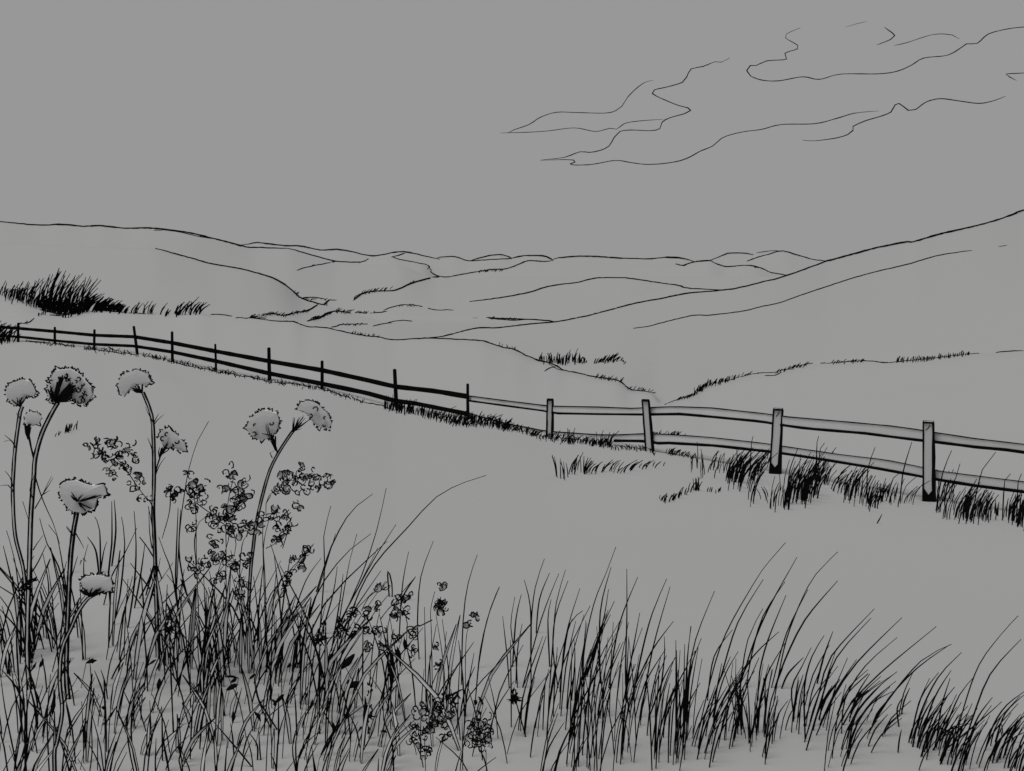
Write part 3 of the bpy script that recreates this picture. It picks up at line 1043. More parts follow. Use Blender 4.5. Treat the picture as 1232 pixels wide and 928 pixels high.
# 2: widest + small side head
d = 3.7
f = flower('widest pale flower head, dark ribs inside, with one small round head on the same stalk', d, (36, 700))
stem(f, grounded([(33, 780), (36, 664), (37.5, 619), (41, 570), (42.5, 551), (50.6, 521.6), (64, 494), (70, 484)], d), d, 5.2, 4.4, edge=1.6)
head(f, [z1(*q) for q in ((300, 262), (290, 200), (300, 155), (325, 100), (345, 72), (400, 68), (440, 62), (490, 90), (530, 130), (575, 180), (582, 235), (560, 265), (535, 292), (480, 292), (465, 260), (440, 262), (400, 265), (345, 280), (310, 285))], d,
     fan(*z1(350, 270), [z1(370, 160), z1(400, 120), z1(385, 190), z1(460, 165), z1(495, 190), z1(450, 215), z1(440, 260), z1(320, 180), z1(480, 180)], 3.2, 5, 3.0), 1.3, 2.1, 34)
stem(f, [(42, 556), (37.5, 539), (34, 520), (33, 512)], d, 3.0, 4.2, name='side_stem', edge=1.7)
head(f, [z1(*q) for q in ((150, 365), (170, 340), (200, 335), (240, 345), (262, 375), (245, 410), (205, 422), (165, 410))], d, fan(*z1(180, 500), [z1(165, 410), z1(190, 415), z1(205, 430)], 2.6, 3), .7, 1.4)
leaf_lines(f, [[(42, 572), (48, 592), (55, 610), (64, 630), (72, 655)], [(42, 612), (50, 598), (56, 585), (62, 573)], [(50, 597), (58, 585), (64, 575)], [(52, 595), (60, 590)],
               [(40, 600), (36, 590), (41, 572)], [(40, 662), (44, 655), (52, 644)]], d)

# 3: third from left + drooping side head
d = 4.1
f = flower('pale domed flower head on tall upright stalk, with a lower drooping head at its right', d, (184, 700))
stem(f, grounded([(190, 800), (187, 680), (185, 629), (184.5, 610), (185.5, 566), (184, 512), (180, 492), (172, 472)], d), d, 4.4, 3.6, edge=1.5)
head(f, [z1(*q) for q in ((728, 180), (735, 140), (750, 112), (785, 92), (850, 70), (905, 95), (925, 120), (940, 150), (910, 178), (885, 158), (820, 190), (795, 210), (770, 240), (742, 225))], d,
     fan(*z1(880, 215), [z1(825, 190), z1(845, 180), z1(860, 165), z1(885, 165), z1(840, 205)], 2.2, 3))
stem(f, [(187, 569), (193, 549), (203, 535)], d, 3.0, 4, name='side_stem', edge=1.5)
head(f, [z1(*q) for q in ((980, 470), (1020, 435), (1060, 450), (1110, 490), (1150, 530), (1160, 582), (1110, 578), (1075, 555), (1040, 560), (1000, 540), (985, 500))], d,
     fan(*z1(990, 610), [z1(1050, 520), z1(1020, 540), z1(1045, 560), z1(1005, 560)], 2.0, 3), 1, 2.2, 4)
leaf_lines(f, [[(184.5, 512), (190, 505), (197, 499)], [(184.5, 510), (188, 503), (191, 498)], [(184, 545), (181, 535), (177.5, 527)], [(184, 508), (178, 497), (175, 490)],
               [(183, 660), (180, 640), (179, 610)], [(183, 668), (175, 655), (168, 646)], [(187, 572), (192, 560), (199, 550)]], d)

# 4: flat cup
d = 3.6
f = flower('flat pale flower head with a dark fan beneath, on a thick dark stalk', d, (84, 700))
stem(f, grounded([(80, 800), (84, 689), (88, 644), (92, 620), (94, 604)], d), d, 4.6, 4.4, edge=2.2)
head(f, [z1(*q) for q in ((365, 840), (372, 790), (410, 758), (480, 755), (540, 780), (590, 788), (650, 780), (672, 845), (610, 870), (595, 925), (520, 968), (440, 950), (395, 900))], d,
     fan(*z1(490, 890), [z1(455, 835), z1(480, 850), z1(520, 850), z1(560, 855), z1(600, 850), z1(640, 845), z1(580, 920), z1(540, 930)], 1.7, 4, 2.4), 1.1, 2.2, 0)
leaf_lines(f, [[(88, 645), (84, 638), (80, 633)], [(90, 640), (97, 652), (101, 660)], [(101, 698), (101, 675), (106, 655)], [(100, 672), (104, 676)], [(98, 674), (96, 680)]], d)

# 5: low cup
d = 2.2
f = flower('lowest pale cup-shaped flower head, bending right over the grass', d, (72, 900))
stem(f, grounded([(66, 928), (69, 892), (75, 856), (72, 817), (75, 781), (86, 755), (95.5, 734), (106, 720), (113, 716)], d), d, 4.0, 4.2, edge=1.6)
head(f, [z3(*q) for q in ((495, 605), (530, 580), (600, 570), (690, 585), (705, 640), (690, 670), (620, 688), (560, 702), (520, 670))], d,
     fan(*z3(560, 700), [z3(510, 655), z3(530, 650), z3(550, 655), z3(580, 650), z3(610, 655), z3(635, 650), z3(655, 660)], 2.6, 3, 1.6))
leaf_lines(f, [[(72, 820), (80, 795), (90, 792)], [(75, 810), (82, 800), (88, 793)], [(72, 848), (80, 842), (95, 830)]], d)

# 6: pair on one stalk
d = 4.2
f = flower('pair of pale flower heads on one leaning stalk, rightmost of the tall flowers', d, (305, 700))
stem(f, grounded([(296, 800), (301, 696), (305, 657), (309, 626), (316.4, 594.5), (324.7, 566), (336.4, 543), (352, 519.6), (362, 508)], d), d, 3.8, 3.4, edge=1.4)
head(f, [z2(*q) for q in ((805, 318), (825, 280), (880, 262), (940, 285), (1000, 345), (1030, 410), (1010, 445), (950, 435), (905, 402), (880, 362), (840, 330))], d,
     fan(*z2(785, 455), [z2(800, 365), z2(830, 360), z2(860, 360), z2(895, 375)], 1.8, 3), 1, 2.2, 5)
stem(f, [(334, 546), (331, 535), (326.6, 521.6), (321, 513)], d, 3.0, 3.4, name='side_stem', edge=1.5)
head(f, [z2(*q) for q in ((490, 440), (510, 390), (550, 345), (610, 320), (690, 340), (705, 390), (690, 450), (650, 500), (580, 515), (530, 490))], d,
     fan(*z2(680, 570), [z2(625, 410), z2(655, 470), z2(680, 480), z2(660, 500)], 1.8, 3), 1, 2.2, 3)
leaf_lines(f, [[z2(655, 622), z2(640, 590), z2(665, 580)], [z2(790, 455), z2(840, 440)], [z2(640, 480), z2(580, 470), z2(540, 485)]], d)


# clustered herbs: many tiny curled blossoms on twigs
def sprig(label, d, stems, blobs, loops_w=1.6):
    """blobs: (cx, cy, rx, ry, n). Every blossom is a curled dark rim round a pale pad."""
    x, y = stems[0][0] if stems else (blobs[0][0], blobs[0][1])
    r = root_at(x, y, d)
    e = empty('wildflower', r, label, 'wildflower', 'herbs with clusters of tiny curled blossoms')
    for k, pl in enumerate(stems):
        stem(e, grounded(pl, d) if k == 0 else pl, d + .005, 1.7, 1.0, name='stem' if k == 0 else 'twig')
    for (cx, cy, rx, ry, n) in blobs:
        b = MB()
        for _ in range(max(2, int(n * .8))):
            a = R.uniform(0, 6.28); q = math.sqrt(R.random())
            bx = cx + rx * q * math.cos(a); by = cy + ry * q * math.sin(a)
            off = R.uniform(-1, 1) * 1.4 * min(rx, ry)
            s = R.uniform(2.6, 5.2)
            u = upx(P(bx, by, d))
            a0 = R.uniform(0, 6.28)
            arc = R.uniform(2.5, 5.8)
            m = 7
            ell = R.uniform(.55, 1.0); rot = R.uniform(0, 3.14)
            pts, pad = [], []
            yaw = R.uniform(-.5, .5)
            for i in range(m):
                t = a0 + arc * i / (m - 1)
                ex = math.cos(t) * s; ey = math.sin(t) * s * ell
                wob = R.uniform(.82, 1.18)
                dx = (ex * math.cos(rot) - ey * math.sin(rot)) * wob
                dy = (ex * math.sin(rot) + ey * math.cos(rot)) * wob
                p = P(bx + dx, by + dy, d)
                p.y += (off + dx * yaw) * u
                pts.append(p)
            b.tube(pts, [loops_w * u * .5 * R.uniform(.6, 1.5) for _ in pts], 4)
            c0 = P(bx, by, d); c0.y += (off + .5) * u
            base = len(b.v)
            b.v.append(c0)
            b.v += [c0 + (p - c0) * .9 + Vector((0, .3 * u, 0)) for p in pts]
            for i in range(m - 1 if R.random() < .25 else 0):
                b.f.append((base, base + 1 + i, base + 2 + i)); b.m.append(FILL)
            if R.random() < .35:
                p0 = P(bx + R.uniform(-1, 1), by + R.uniform(-1, 1), d); p0.y += (off - .8) * u
                b.tube([p0, p0 + Vector((R.uniform(-2.5, 2.5) * u, 0, R.uniform(-2.5, 2.5) * u))], [.9 * u, .4 * u], 4)
        b.build('blossom_cluster', [M_ink, M_petal], e)
    return e


sprig('broad loose cluster of curled blossoms arching left from the tall domed flower stalk', 4.00,
      [[(184, 610), (180, 603), (174, 597), (165, 585), (155, 570), (148, 560), (138, 550)], [(150, 562), (140, 556), (128, 568)]],
      [(112, 536, 9, 7, 9), (125, 545, 11, 9, 12), (138, 533, 12, 5, 11), (138, 550, 13, 9, 15), (153, 540, 8, 9, 9), (164, 552, 5, 7, 6), (128, 568, 5, 4, 3), (138, 571, 6, 5, 6),
       (152, 562, 6, 10, 9), (164, 580, 8, 8, 11), (176, 597, 7, 7, 5)])
sprig('upright cluster of curled blossoms crossed by one long thin reed', 4.00,
      [[(237, 690), (236, 655), (236, 625), (234, 600), (232, 585)], [(237, 606), (248, 614), (254, 618)], [(205, 585), (204, 615), (195, 648)]],
      [(205, 594, 5, 9, 11), (213, 596, 7, 9, 12), (224, 571, 6, 4, 5), (236, 582, 8, 8, 8), (246, 584, 6, 5, 5), (234, 597, 10, 10, 18), (232, 608, 7, 8, 9), (246, 598, 4, 6, 4)])
sprig('tall narrow spire of curled blossoms in the middle of the herb thicket', 4.05,
      [[(272, 700), (272, 660), (272, 630), (275, 600), (281, 575)], [(278, 622), (290, 608), (302, 598)]],
      [(278, 568, 6, 8, 8), (293, 582, 8, 8, 9), (268, 590, 6, 6, 7), (281, 590, 7, 9, 10), (278, 604, 9, 8, 13), (290, 604, 8, 9, 10), (303, 597, 5, 5, 4), (273, 618, 7, 12, 16), (286, 618, 8, 10, 8)])
sprig('wide wedge of curled blossoms reaching right below the pair of pale flower heads', 3.95,
      [[(316, 640), (320, 618), (320, 606), (324, 596), (333, 588), (343, 580), (356, 577)], [(320, 606), (326, 596)]],
      [(339, 588, 8, 7, 10), (342, 574, 7, 6, 8), (352, 578, 8, 9, 12), (362, 560, 6, 5, 6), (366, 574, 8, 9, 12), (363, 592, 6, 5, 6), (376, 572, 6, 8, 9), (378, 584, 7, 6, 8), (391, 577, 8, 6, 9), (396, 582, 5, 5, 5)])
sprig('loose ragged cluster of curled blossoms just right of the leaning stalk', 4.00,
      [[(319, 700), (317, 660), (321, 635), (326, 620), (333, 612)], [(320, 660), (328, 656), (334, 652)], [(340, 660), (346, 640), (351, 622)]],
      [(312, 625, 7, 8, 10), (328, 622, 7, 8, 8), (334, 612, 7, 5, 6), (345, 614, 5, 4, 3), (354, 604, 5, 5, 3), (359, 612, 4, 5, 2), (346, 628, 8, 8, 10), (337, 637, 8, 7, 8), (333, 650, 8, 5, 8), (345, 640, 7, 6, 5)])
sprig('dense tangle of curled blossoms low in the middle of the herb thicket', 3.90,
      [[(258, 720), (262, 690), (272, 660), (276, 640), (270, 625)], [(288, 690), (290, 665), (293, 650), (300, 640)], [(254, 618), (262, 626), (275, 634)], [(280, 636), (284, 655), (282, 668)]],
      [(256, 612, 5, 7, 5), (254, 626, 9, 6, 9), (262, 630, 6, 6, 7), (274, 634, 9, 7, 13), (285, 640, 8, 5, 8), (297, 635, 9, 8, 15), (306, 636, 6, 6, 7), (254, 650, 5, 7, 5), (262, 654, 5, 6, 4)])
sprig('low leafy cluster of curled blossoms under the dense tangle, nearest the grass', 3.80,
      [[(250, 740), (250, 715), (236, 690), (236, 676)], [(252, 720), (262, 690), (276, 675), (285, 676)], [(285, 735), (288, 712), (288, 690)], [(236, 678), (234, 650), (240, 628), (250, 620)]],
      [(228, 633, 4, 7, 6), (229, 677, 7, 8, 9), (234, 688, 7, 5, 6), (247, 669, 7, 7, 7), (245, 680, 6, 5, 7), (263, 672, 9, 7, 10), (265, 690, 7, 5, 5), (259, 697, 8, 5, 6), (279, 677, 8, 7, 12), (295, 676, 7, 8, 11),
       (291, 695, 4, 6, 4), (296, 705, 5, 4, 5), (288, 715, 7, 6, 8)])
sprig('thin curled sprig rising alone among grass, right of the herb thicket', 3.90,
      [[(330, 735), (339, 715), (346, 700), (355, 683), (368, 663), (378, 654)]],
      [(369, 663, 6, 5, 7), (358, 673, 6, 6, 8), (360, 685, 9, 4, 5), (349, 690, 5, 6, 5), (345, 705, 6, 6, 5), (341, 712, 4, 5, 4)])
sprig('sprawling cluster of small blossoms around a round pale leaf, low centre-left', 3.30,
      [[(400, 850), (412, 800), (430, 770), (452, 735), (468, 715)], [(435, 735), (444, 718), (458, 708), (466, 700)]],
      [(410, 752, 8, 7, 12), (423, 740, 8, 5, 9), (404, 765, 5, 5, 6), (418, 762, 10, 5, 9), (433, 757, 5, 6, 4), (444, 740, 6, 7, 7), (442, 760, 5, 6, 5), (456, 758, 7, 5, 9), (452, 728, 4, 8, 5), (460, 704, 6, 4, 5), (445, 778, 5, 6, 6), (460, 776, 5, 6, 6)])
sprig('twiggy cluster of blossoms atop crossing stems, low centre', 3.35,
      [[(470, 880), (470, 800), (466, 760), (472, 735), (480, 718), (500, 694)], [(488, 780), (490, 750), (484, 730)], [(458, 745), (468, 732), (482, 720)]],
      [(490, 719, 7, 5, 10), (478, 722, 4, 5, 6), (483, 733, 8, 6, 8), (474, 740, 5, 6, 5), (488, 742, 6, 6, 4), (475, 768, 5, 6, 6), (498, 762, 5, 6, 5), (495, 787, 5, 7, 8)])
sprig('upright dark knobbed sprig with a loose bud above it, centre', 3.40,
      [[(520, 860), (520, 820), (519, 760), (518, 735), (523, 712)], [(520, 746), (508, 752), (494, 758)], [(534, 850), (534, 800), (537, 760)]],
      [(532, 705, 3, 3, 4), (531, 720, 5, 4, 6), (532, 730, 7, 6, 17), (530, 738, 4, 2, 4), (494, 762, 4, 4, 4), (526, 778, 5, 4, 4), (528, 798, 6, 6, 7)])
sprig('bushy cluster of curled blossoms at the bottom centre, the lower left of two', 2.2,
      [[(512, 925), (511, 905), (512, 880), (520, 860), (528, 845)], [(511, 905), (505, 890), (503, 870)]],
      [(505, 856, 7, 8, 11), (516, 866, 8, 9, 14), (529, 852, 9, 9, 15), (543, 846, 8, 7, 11), (546, 860, 7, 6, 8), (530, 872, 8, 7, 10), (500, 876, 7, 9, 9), (514, 886, 9, 8, 11), (497, 895, 6, 9, 6), (512, 902, 10, 6, 9), (536, 886, 6, 6, 5)])
sprig('bushy cluster of curled blossoms at the bottom centre, the lower right of two', 2.15,
      [[(585, 925), (584, 905), (580, 890), (576, 876)]],
      [(570, 872, 8, 6, 10), (583, 870, 7, 6, 9), (574, 884, 11, 8, 16), (588, 882, 6, 7, 8), (583, 896, 8, 6, 9), (568, 896, 6, 5, 5)])
sprig('small faded sprig of a few blossoms between two tall blades, right of centre', 3.50,
      [[(560, 790), (562, 760), (566, 748)]], [(570, 744, 7, 4, 6), (564, 752, 4, 4, 3)])


# dark ragged seed heads
def seed(label, d, x, y, rx, ry, stem_pl, rays=14, tilt=0.0):
    r = root_at(stem_pl[0][0], stem_pl[0][1], d)
    e = empty('seed_head', r, label, 'seed head', 'black withered seed heads in the grass')
    stem(e, grounded(stem_pl, d), d, 2.2, 2.0)
    b = MB()
    u = upx(P(x, y, d))
    for i in range(46):
        a = R.uniform(0, 6.28); q = R.random() ** .5
        dx = rx * q * math.cos(a); dy = ry * q * math.sin(a)
        dx, dy = dx * math.cos(tilt) - dy * math.sin(tilt), dx * math.sin(tilt) + dy * math.cos(tilt)
        p = P(x + dx, y + dy, d); p.y += R.uniform(-1, 1) * rx * u
        l = R.uniform(2.5, 6) * u
        an = 1.57 - tilt + R.uniform(-.5, .5)
        v = Vector((math.cos(an) * l, 0, math.sin(an) * l))
        b.tube([p - v * .5, p, p + v * .5], [.4 * u, 1.3 * u, .3 * u], 4)
    for i in range(rays):
        a = R.uniform(0, 6.28)
        p = P(x, y + ry * .4, d)
        l = R.uniform(1.2, 1.9) * rx * 1.6 * u
        v = Vector((math.cos(a) * l, R.uniform(-.5, .5) * l, math.sin(a) * l * .6))
        b.tube([p, p + v * .6, p + v], [1.2 * u, .8 * u, .25 * u], 4)
    b.build('husk', [M_ink], e)


seed('black ragged seed head standing below the upright tall flower stalk', 3.30, 204, 750, 4, 17, [(206, 820), (205, 790), (204, 765)], 18, .1)
seed('black ragged seed head at left of the round pale leaf, with slanting stalk', 3.30, 386, 764, 5, 17, [(384, 850), (384, 800), (385, 775)], 18, .25)
seed('long narrow black husk hanging upright low in the middle grass', 3.20, 444, 848, 4, 36, [(438, 900), (440, 880), (443, 850)], 5, .05)
seed('small black knotted seed head left of the right-hand grass mass', 3.30, 619, 838, 4, 9, [(636, 900), (628, 870), (621, 845)], 14, 0)
seed('black slanted seed head at the left edge below the tall stalks', 3.30, 34, 703, 3.5, 13, [(20, 770), (24, 730), (30, 710)], 6, .9)


def lone(label, pl, w=1.5):
    """single long reed, root to tip"""
    root = hit(*pl[0])
    b = MB()
    blade(b, root, [(x - pl[0][0], y - pl[0][1]) for x, y in pl[1:]], w, -.1, 'ink', 16)
    o = b.build('reed', [M_ink])
    tag(o, label, 'reed')


lone('longest reed, arching far right over bare turf, left of centre', [(408, 800), (425, 730), (450, 680), (490, 635), (525, 598), (560, 580), (585, 572)], 2.0)
lone('straight thin reed rising alone through the left blossom cluster', [(212, 720), (216, 640), (221, 600), (227, 565), (238, 530), (251, 507)], 1.5)
lone('tall reed at far right, curving towards the right edge', [(1146, 905), (1160, 850), (1178, 800), (1204, 764), (1225, 741)], 1.6)
lone('tall reed right of centre with the highest tip of the right-hand grass', [(838, 890), (866, 780), (905, 705), (925, 676), (945, 653)], 1.7)
lone('tall reed just right of the highest-tipped one, curving right', [(930, 850), (946, 770), (972, 706), (990, 682), (1008, 664)], 1.7)
lone('tall slim upright reed in the middle, highest of the middle grass', [(704, 860), (702, 790), (714, 728), (729, 690), (741, 658)], 1.8)


DENS = .55
# ------------------------------------------------------------------ foreground grass (uncountable)
def traced(b, conv, lst, w=1.7):
    for q in lst:
        pts = [conv(*p) for p in q][::-1]
        root = hit(pts[0][0], pts[0][1])
        blade(b, root, [(x - pts[0][0], y - pts[0][1]) for x, y in pts[1:]], 1.2 * w * R.uniform(.85, 1.2), R.uniform(-.2, .1), 'ink', 10)


def cA(x, y): return (590 + x * .203, 640 + y * .203)
def cB(x, y): return (790 + x * .203, 640 + y * .203)
def cC(x, y): return (982 + x * .203, 690 + y * .203)
def cD(x, y): return (360 + x * .203, 560 + y * .203)


b = MB()
traced(b, cA, [[(53, 325), (0, 455), (-60, 700), (-90, 1000)], [(320, 160), (265, 330), (240, 560), (240, 900)], [(350, 245), (290, 400), (270, 600)], [(405, 248), (300, 520), (190, 920)],
               [(445, 225), (390, 420), (370, 650), (350, 925)], [(460, 290), (385, 500), (370, 700), (400, 925)], [(530, 335), (440, 650), (410, 1050)], [(548, 468), (470, 545), (430, 760), (410, 950)],
               [(555, 490), (480, 760), (450, 1050)], [(715, 210), (650, 480), (650, 900)], [(700, 340), (660, 560), (560, 860)],
               [(735, 410), (640, 620), (570, 850)], [(712, 490), (650, 620), (570, 860)], [(745, 600), (660, 780), (490, 1100)], [(808, 220), (808, 500), (800, 900), (830, 1100)],
               [(873, 268), (760, 560), (700, 925)], [(885, 480), (830, 780), (800, 1000)], [(1045, 278), (960, 480), (900, 700), (840, 1000)], [(1065, 325), (960, 700), (890, 1100)],
               [(1085, 530), (960, 700), (850, 925)], [(72, 500), (100, 760), (110, 925)], [(145, 385), (120, 560), (150, 760), (160, 925)], [(183, 370), (150, 520), (130, 800)],
               [(200, 285), (235, 440), (240, 700)], [(1100, 740), (1030, 860), (940, 1100)], [(1187, 560), (1165, 800), (1150, 1200)], [(360, 400), (340, 520), (350, 800)],
               [(188, 545), (160, 700), (150, 900)], [(310, 620), (250, 780), (190, 925)], [(630, 560), (640, 750), (660, 925), (670, 1100)], [(495, 640), (500, 760), (480, 1000)],
               [(1030, 620), (1030, 750), (1000, 1000)], [(820, 620), (810, 800), (800, 1000)]], 1.7)
traced(b, cB, [[(343, 352), (230, 640), (180, 925), (160, 1250)], [(632, 282), (480, 540), (380, 860), (330, 1000)],
               [(832, 150), (660, 460), (560, 700), (490, 925)], [(762, 295), (630, 500), (560, 740), (530, 925)], [(630, 455), (540, 640), (495, 925), (480, 1200)],
               [(767, 375), (660, 640), (610, 830), (600, 1000)], [(725, 592), (570, 740), (470, 925), (380, 1090)], [(897, 342), (770, 600), (680, 925)],
               [(1073, 290), (880, 520), (760, 760), (700, 925)], [(483, 710), (400, 860), (330, 1100)], [(870, 745), (780, 840), (740, 930)], [(917, 685), (860, 800), (800, 930), (815, 1110)],
               [(993, 615), (920, 740), (875, 925), (880, 1230)], [(1045, 590), (990, 740), (950, 900)], [(258, 895), (180, 1040), (160, 1200)], [(450, 580), (340, 740), (300, 1000)],
               [(205, 560), (180, 760), (165, 1100)], [(265, 630), (200, 820), (180, 1100)], [(760, 660), (650, 860), (600, 1100)]], 1.7)
traced(b, cC, [[(345, 210), (90, 490), (20, 700), (-70, 1000)], [(325, 265), (120, 500), (30, 750), (-60, 1050)], [(508, 262), (240, 530), (100, 740), (0, 960)],
               [(480, 380), (290, 550), (170, 750), (150, 950)], [(712, 315), (380, 590), (200, 780), (110, 950)], [(802, 420), (620, 520), (420, 760), (310, 950)], [(790, 424), (600, 560), (430, 740), (330, 900)],
               [(480, 582), (340, 700), (230, 850), (180, 1100)], [(473, 638), (330, 760), (230, 900)], [(862, 468), (720, 620), (610, 850), (570, 1030)], [(725, 588), (620, 740), (560, 980)],
               [(800, 575), (700, 740), (610, 1000)], [(1215, 390), (1030, 600), (920, 880), (850, 1100)], [(930, 620), (850, 720), (760, 925), (690, 1050)], [(1045, 735), (960, 850), (900, 1000)],
               [(1232, 720), (1120, 830), (1060, 1000)], [(785, 715), (700, 880), (640, 1060)], [(520, 725), (480, 800), (490, 910)], [(1250, 690), (1130, 780), (1050, 900), (1000, 1050)],
               [(1100, 760), (1000, 850), (760, 1050)], [(380, 635), (240, 760), (160, 900)], [(455, 700), (330, 770), (240, 890)], [(240, 510), (120, 690), (20, 900)], [(1290, 800), (1190, 890), (1120, 1050)]], 1.6)
# band fill: (x0,x1,basey0,basey1,h0,h1,n,lean,w)
for x0, x1, b0, b1, h0, h1, n, le, w in (
        (612, 660, 870, 905, 110, 110, 26, .15, 1.6), (640, 690, 935, 935, 100, 100, 30, .3, 1.7), (655, 700, 870, 880, 130, 120, 30, .15, 1.6), (690, 740, 905, 935, 120, 150, 40, .12, 1.7),
        (690, 740, 850, 870, 120, 110, 30, .2, 1.6), (735, 790, 915, 905, 120, 130, 40, .08, 1.6), (740, 800, 860, 870, 90, 90, 24, .3, 1.5), (780, 822, 905, 905, 110, 100, 44, .15, 1.6),
        (812, 828, 895, 896, 120, 110, 26, .12, 1.7), (832, 862, 897, 900, 90, 90, 34, .4, 1.6), (850, 890, 885, 880, 85, 90, 36, .3, 1.6), (880, 905, 880, 882, 80, 70, 30, -.1, 1.5),
        (900, 925, 890, 885, 80, 80, 44, .15, 1.6), (915, 945, 905, 865, 60, 55, 26, .25, 1.4), (950, 966, 865, 864, 60, 60, 16, .15, 1.5), (966, 990, 865, 875, 80, 80, 26, .4, 1.5),
        (985, 1006, 905, 912, 90, 80, 12, .3, 1.4), (1008, 1030, 910, 900, 70, 66, 26, .5, 1.6), (1006, 1026, 865, 860, 45, 50, 22, .7, 1.5), (1042, 1064, 885, 880, 42, 46, 20, .8, 1.4),
        (1080, 1106, 884, 900, 50, 60, 30, .35, 1.6), (1104, 1130, 905, 905, 60, 65, 36, .5, 1.6), (1128, 1150, 910, 925, 70, 70, 40, .5, 1.5), (1150, 1185, 925, 930, 75, 75, 26, .5, 1.5),
        (1185, 1215, 918, 925, 55, 60, 40, .5, 1.6), (1212, 1250, 940, 945, 60, 70, 40, .5, 1.5)):
    tuft_band(b, [(x0, b0), (x1, b1)], [(x0, h0), (x1, h1)], n * .78, le, w * 1.08, 12, spread=.25, hv=(.5, 1.1), curve=.18)
# twiggy knots
tuft_band(b, [(1130, 890), (1150, 880)], [(0, 14)], 16, .2, 1.5, 3, spread=3)
tuft_band(b, [(1205, 885), (1220, 890)], [(0, 14)], 12, .2, 1.5, 3, spread=3)
tag(b.build('tall_grass', [M_ink, M_leaf]), 'tall dark windblown grass blades leaning right across the foreground at right', 'grass', kind='stuff')

b = MB()
traced(b, cD, [[(187, 240), (145, 420), (150, 600), (120, 1000)], [(215, 405), (150, 620), (60, 900), (-60, 1300)], [(425, 405), (300, 500), (150, 680), (50, 900), (0, 1200)],
               [(515, 135), (460, 380), (370, 650), (250, 925), (150, 1200)], [(573, 350), (440, 560), (330, 760), (200, 1000)], [(342, 405), (300, 560), (240, 900), (220, 1200)],
               [(465, 490), (390, 640), (310, 800), (200, 1000)], [(648, 512), (615, 680), (600, 860), (590, 1050)], [(795, 448), (720, 660), (700, 925), (710, 1150)],
               [(1055, 530), (1000, 700), (970, 925), (960, 1300)], [(1187, 720), (1110, 925), (1060, 1200)], [(130, 550), (40, 680), (-40, 900)], [(225, 600), (200, 760), (130, 1000)],
               [(260, 645), (240, 800), (190, 1100)], [(690, 660), (640, 730), (600, 800)], [(435, 170), (340, 240), (280, 310), (190, 480), (100, 750)],
               [(550, 780), (548, 700), (525, 628), (540, 850), (560, 1100)][::-1]], 1.6)


def z7(x, y): return (x * .1948, 580 + y * .1948)


traced(b, z7, [[(40, 300), (90, 480), (120, 700), (150, 1000)], [(20, 395), (60, 560), (110, 800)], [(140, 120), (175, 230), (170, 420), (190, 900)], [(245, 225), (290, 380), (360, 520), (440, 800)],
               [(300, 265), (350, 330), (400, 600), (430, 850)], [(265, 445), (300, 640), (290, 860)], [(690, 120), (690, 380), (670, 560), (680, 750)], [(705, 110), (715, 300), (690, 520)],
               [(750, 215), (770, 380), (740, 700), (700, 880)], [(828, 180), (840, 380), (830, 620), (790, 900)], [(845, 285), (770, 440), (690, 580), (640, 760)], [(540, 340), (590, 420), (610, 560)],
               [(585, 215), (615, 300), (620, 560)], [(660, 370), (640, 430), (620, 560)], [(915, 150), (945, 300), (960, 460), (900, 700)], [(860, 340), (940, 450), (1000, 600)],
               [(980, 340), (1020, 450), (1060, 560), (1100, 800)], [(970, 440), (920, 600), (860, 720)], [(990, 470), (950, 660), (880, 880)], [(1100, 160), (1090, 400), (1085, 650), (1110, 850)],
               [(1115, 170), (1105, 420), (1130, 600), (1170, 750)], [(285, 390), (220, 520), (120, 660)], [(410, 280), (440, 320), (430, 560)], [(895, 380), (870, 560), (830, 780)], [(410, 490), (390, 650), (460, 900)]], 1.7)
traced(b, z5, [[(0, 330), (30, 560), (90, 860), (110, 1050)], [(90, 350), (135, 460), (120, 700), (80, 950)], [(155, 360), (160, 560), (150, 926)], [(180, 430), (220, 600), (216, 700)],
               [(300, 350), (280, 600), (290, 900), (300, 1050)], [(560, 370), (490, 540), (400, 680), (360, 1000)], [(550, 460), (500, 660), (505, 770)], [(585, 470), (545, 620), (545, 820), (520, 1000)],
               [(515, 520), (410, 690), (380, 760)], [(560, 330), (600, 430), (625, 520)], [(690, 540), (650, 610), (605, 650)], [(690, 690), (640, 830), (615, 960)], [(1050, 430), (940, 620), (860, 830), (850, 1000)],
               [(885, 400), (820, 500), (790, 570)], [(830, 440), (830, 560), (865, 690)], [(925, 530), (860, 630), (850, 650)], [(960, 540), (910, 680), (880, 860), (870, 1000)], [(1195, 690), (1120, 830), (1080, 900)],
               [(1000, 620), (970, 740), (1000, 926)], [(1145, 400), (1180, 480), (1232, 560)], [(925, 730), (920, 900), (930, 1000)], [(480, 800), (430, 880), (410, 960)], [(185, 630), (210, 760), (220, 820)],
               [(770, 200), (700, 300), (660, 380)], [(850, 280), (760, 560), (760, 760), (810, 1000)], [(870, 290), (790, 520), (780, 760), (830, 1000)], [(1232, 400), (1140, 590), (1060, 860), (1080, 950)],
               [(1060, 740), (1080, 900), (1085, 1000)], [(20, 100), (10, 200), (50, 350)], [(80, 170), (50, 280), (60, 360)]], 1.6)


def z8(x, y): return (230 + x * .203, 740 + y * .203)




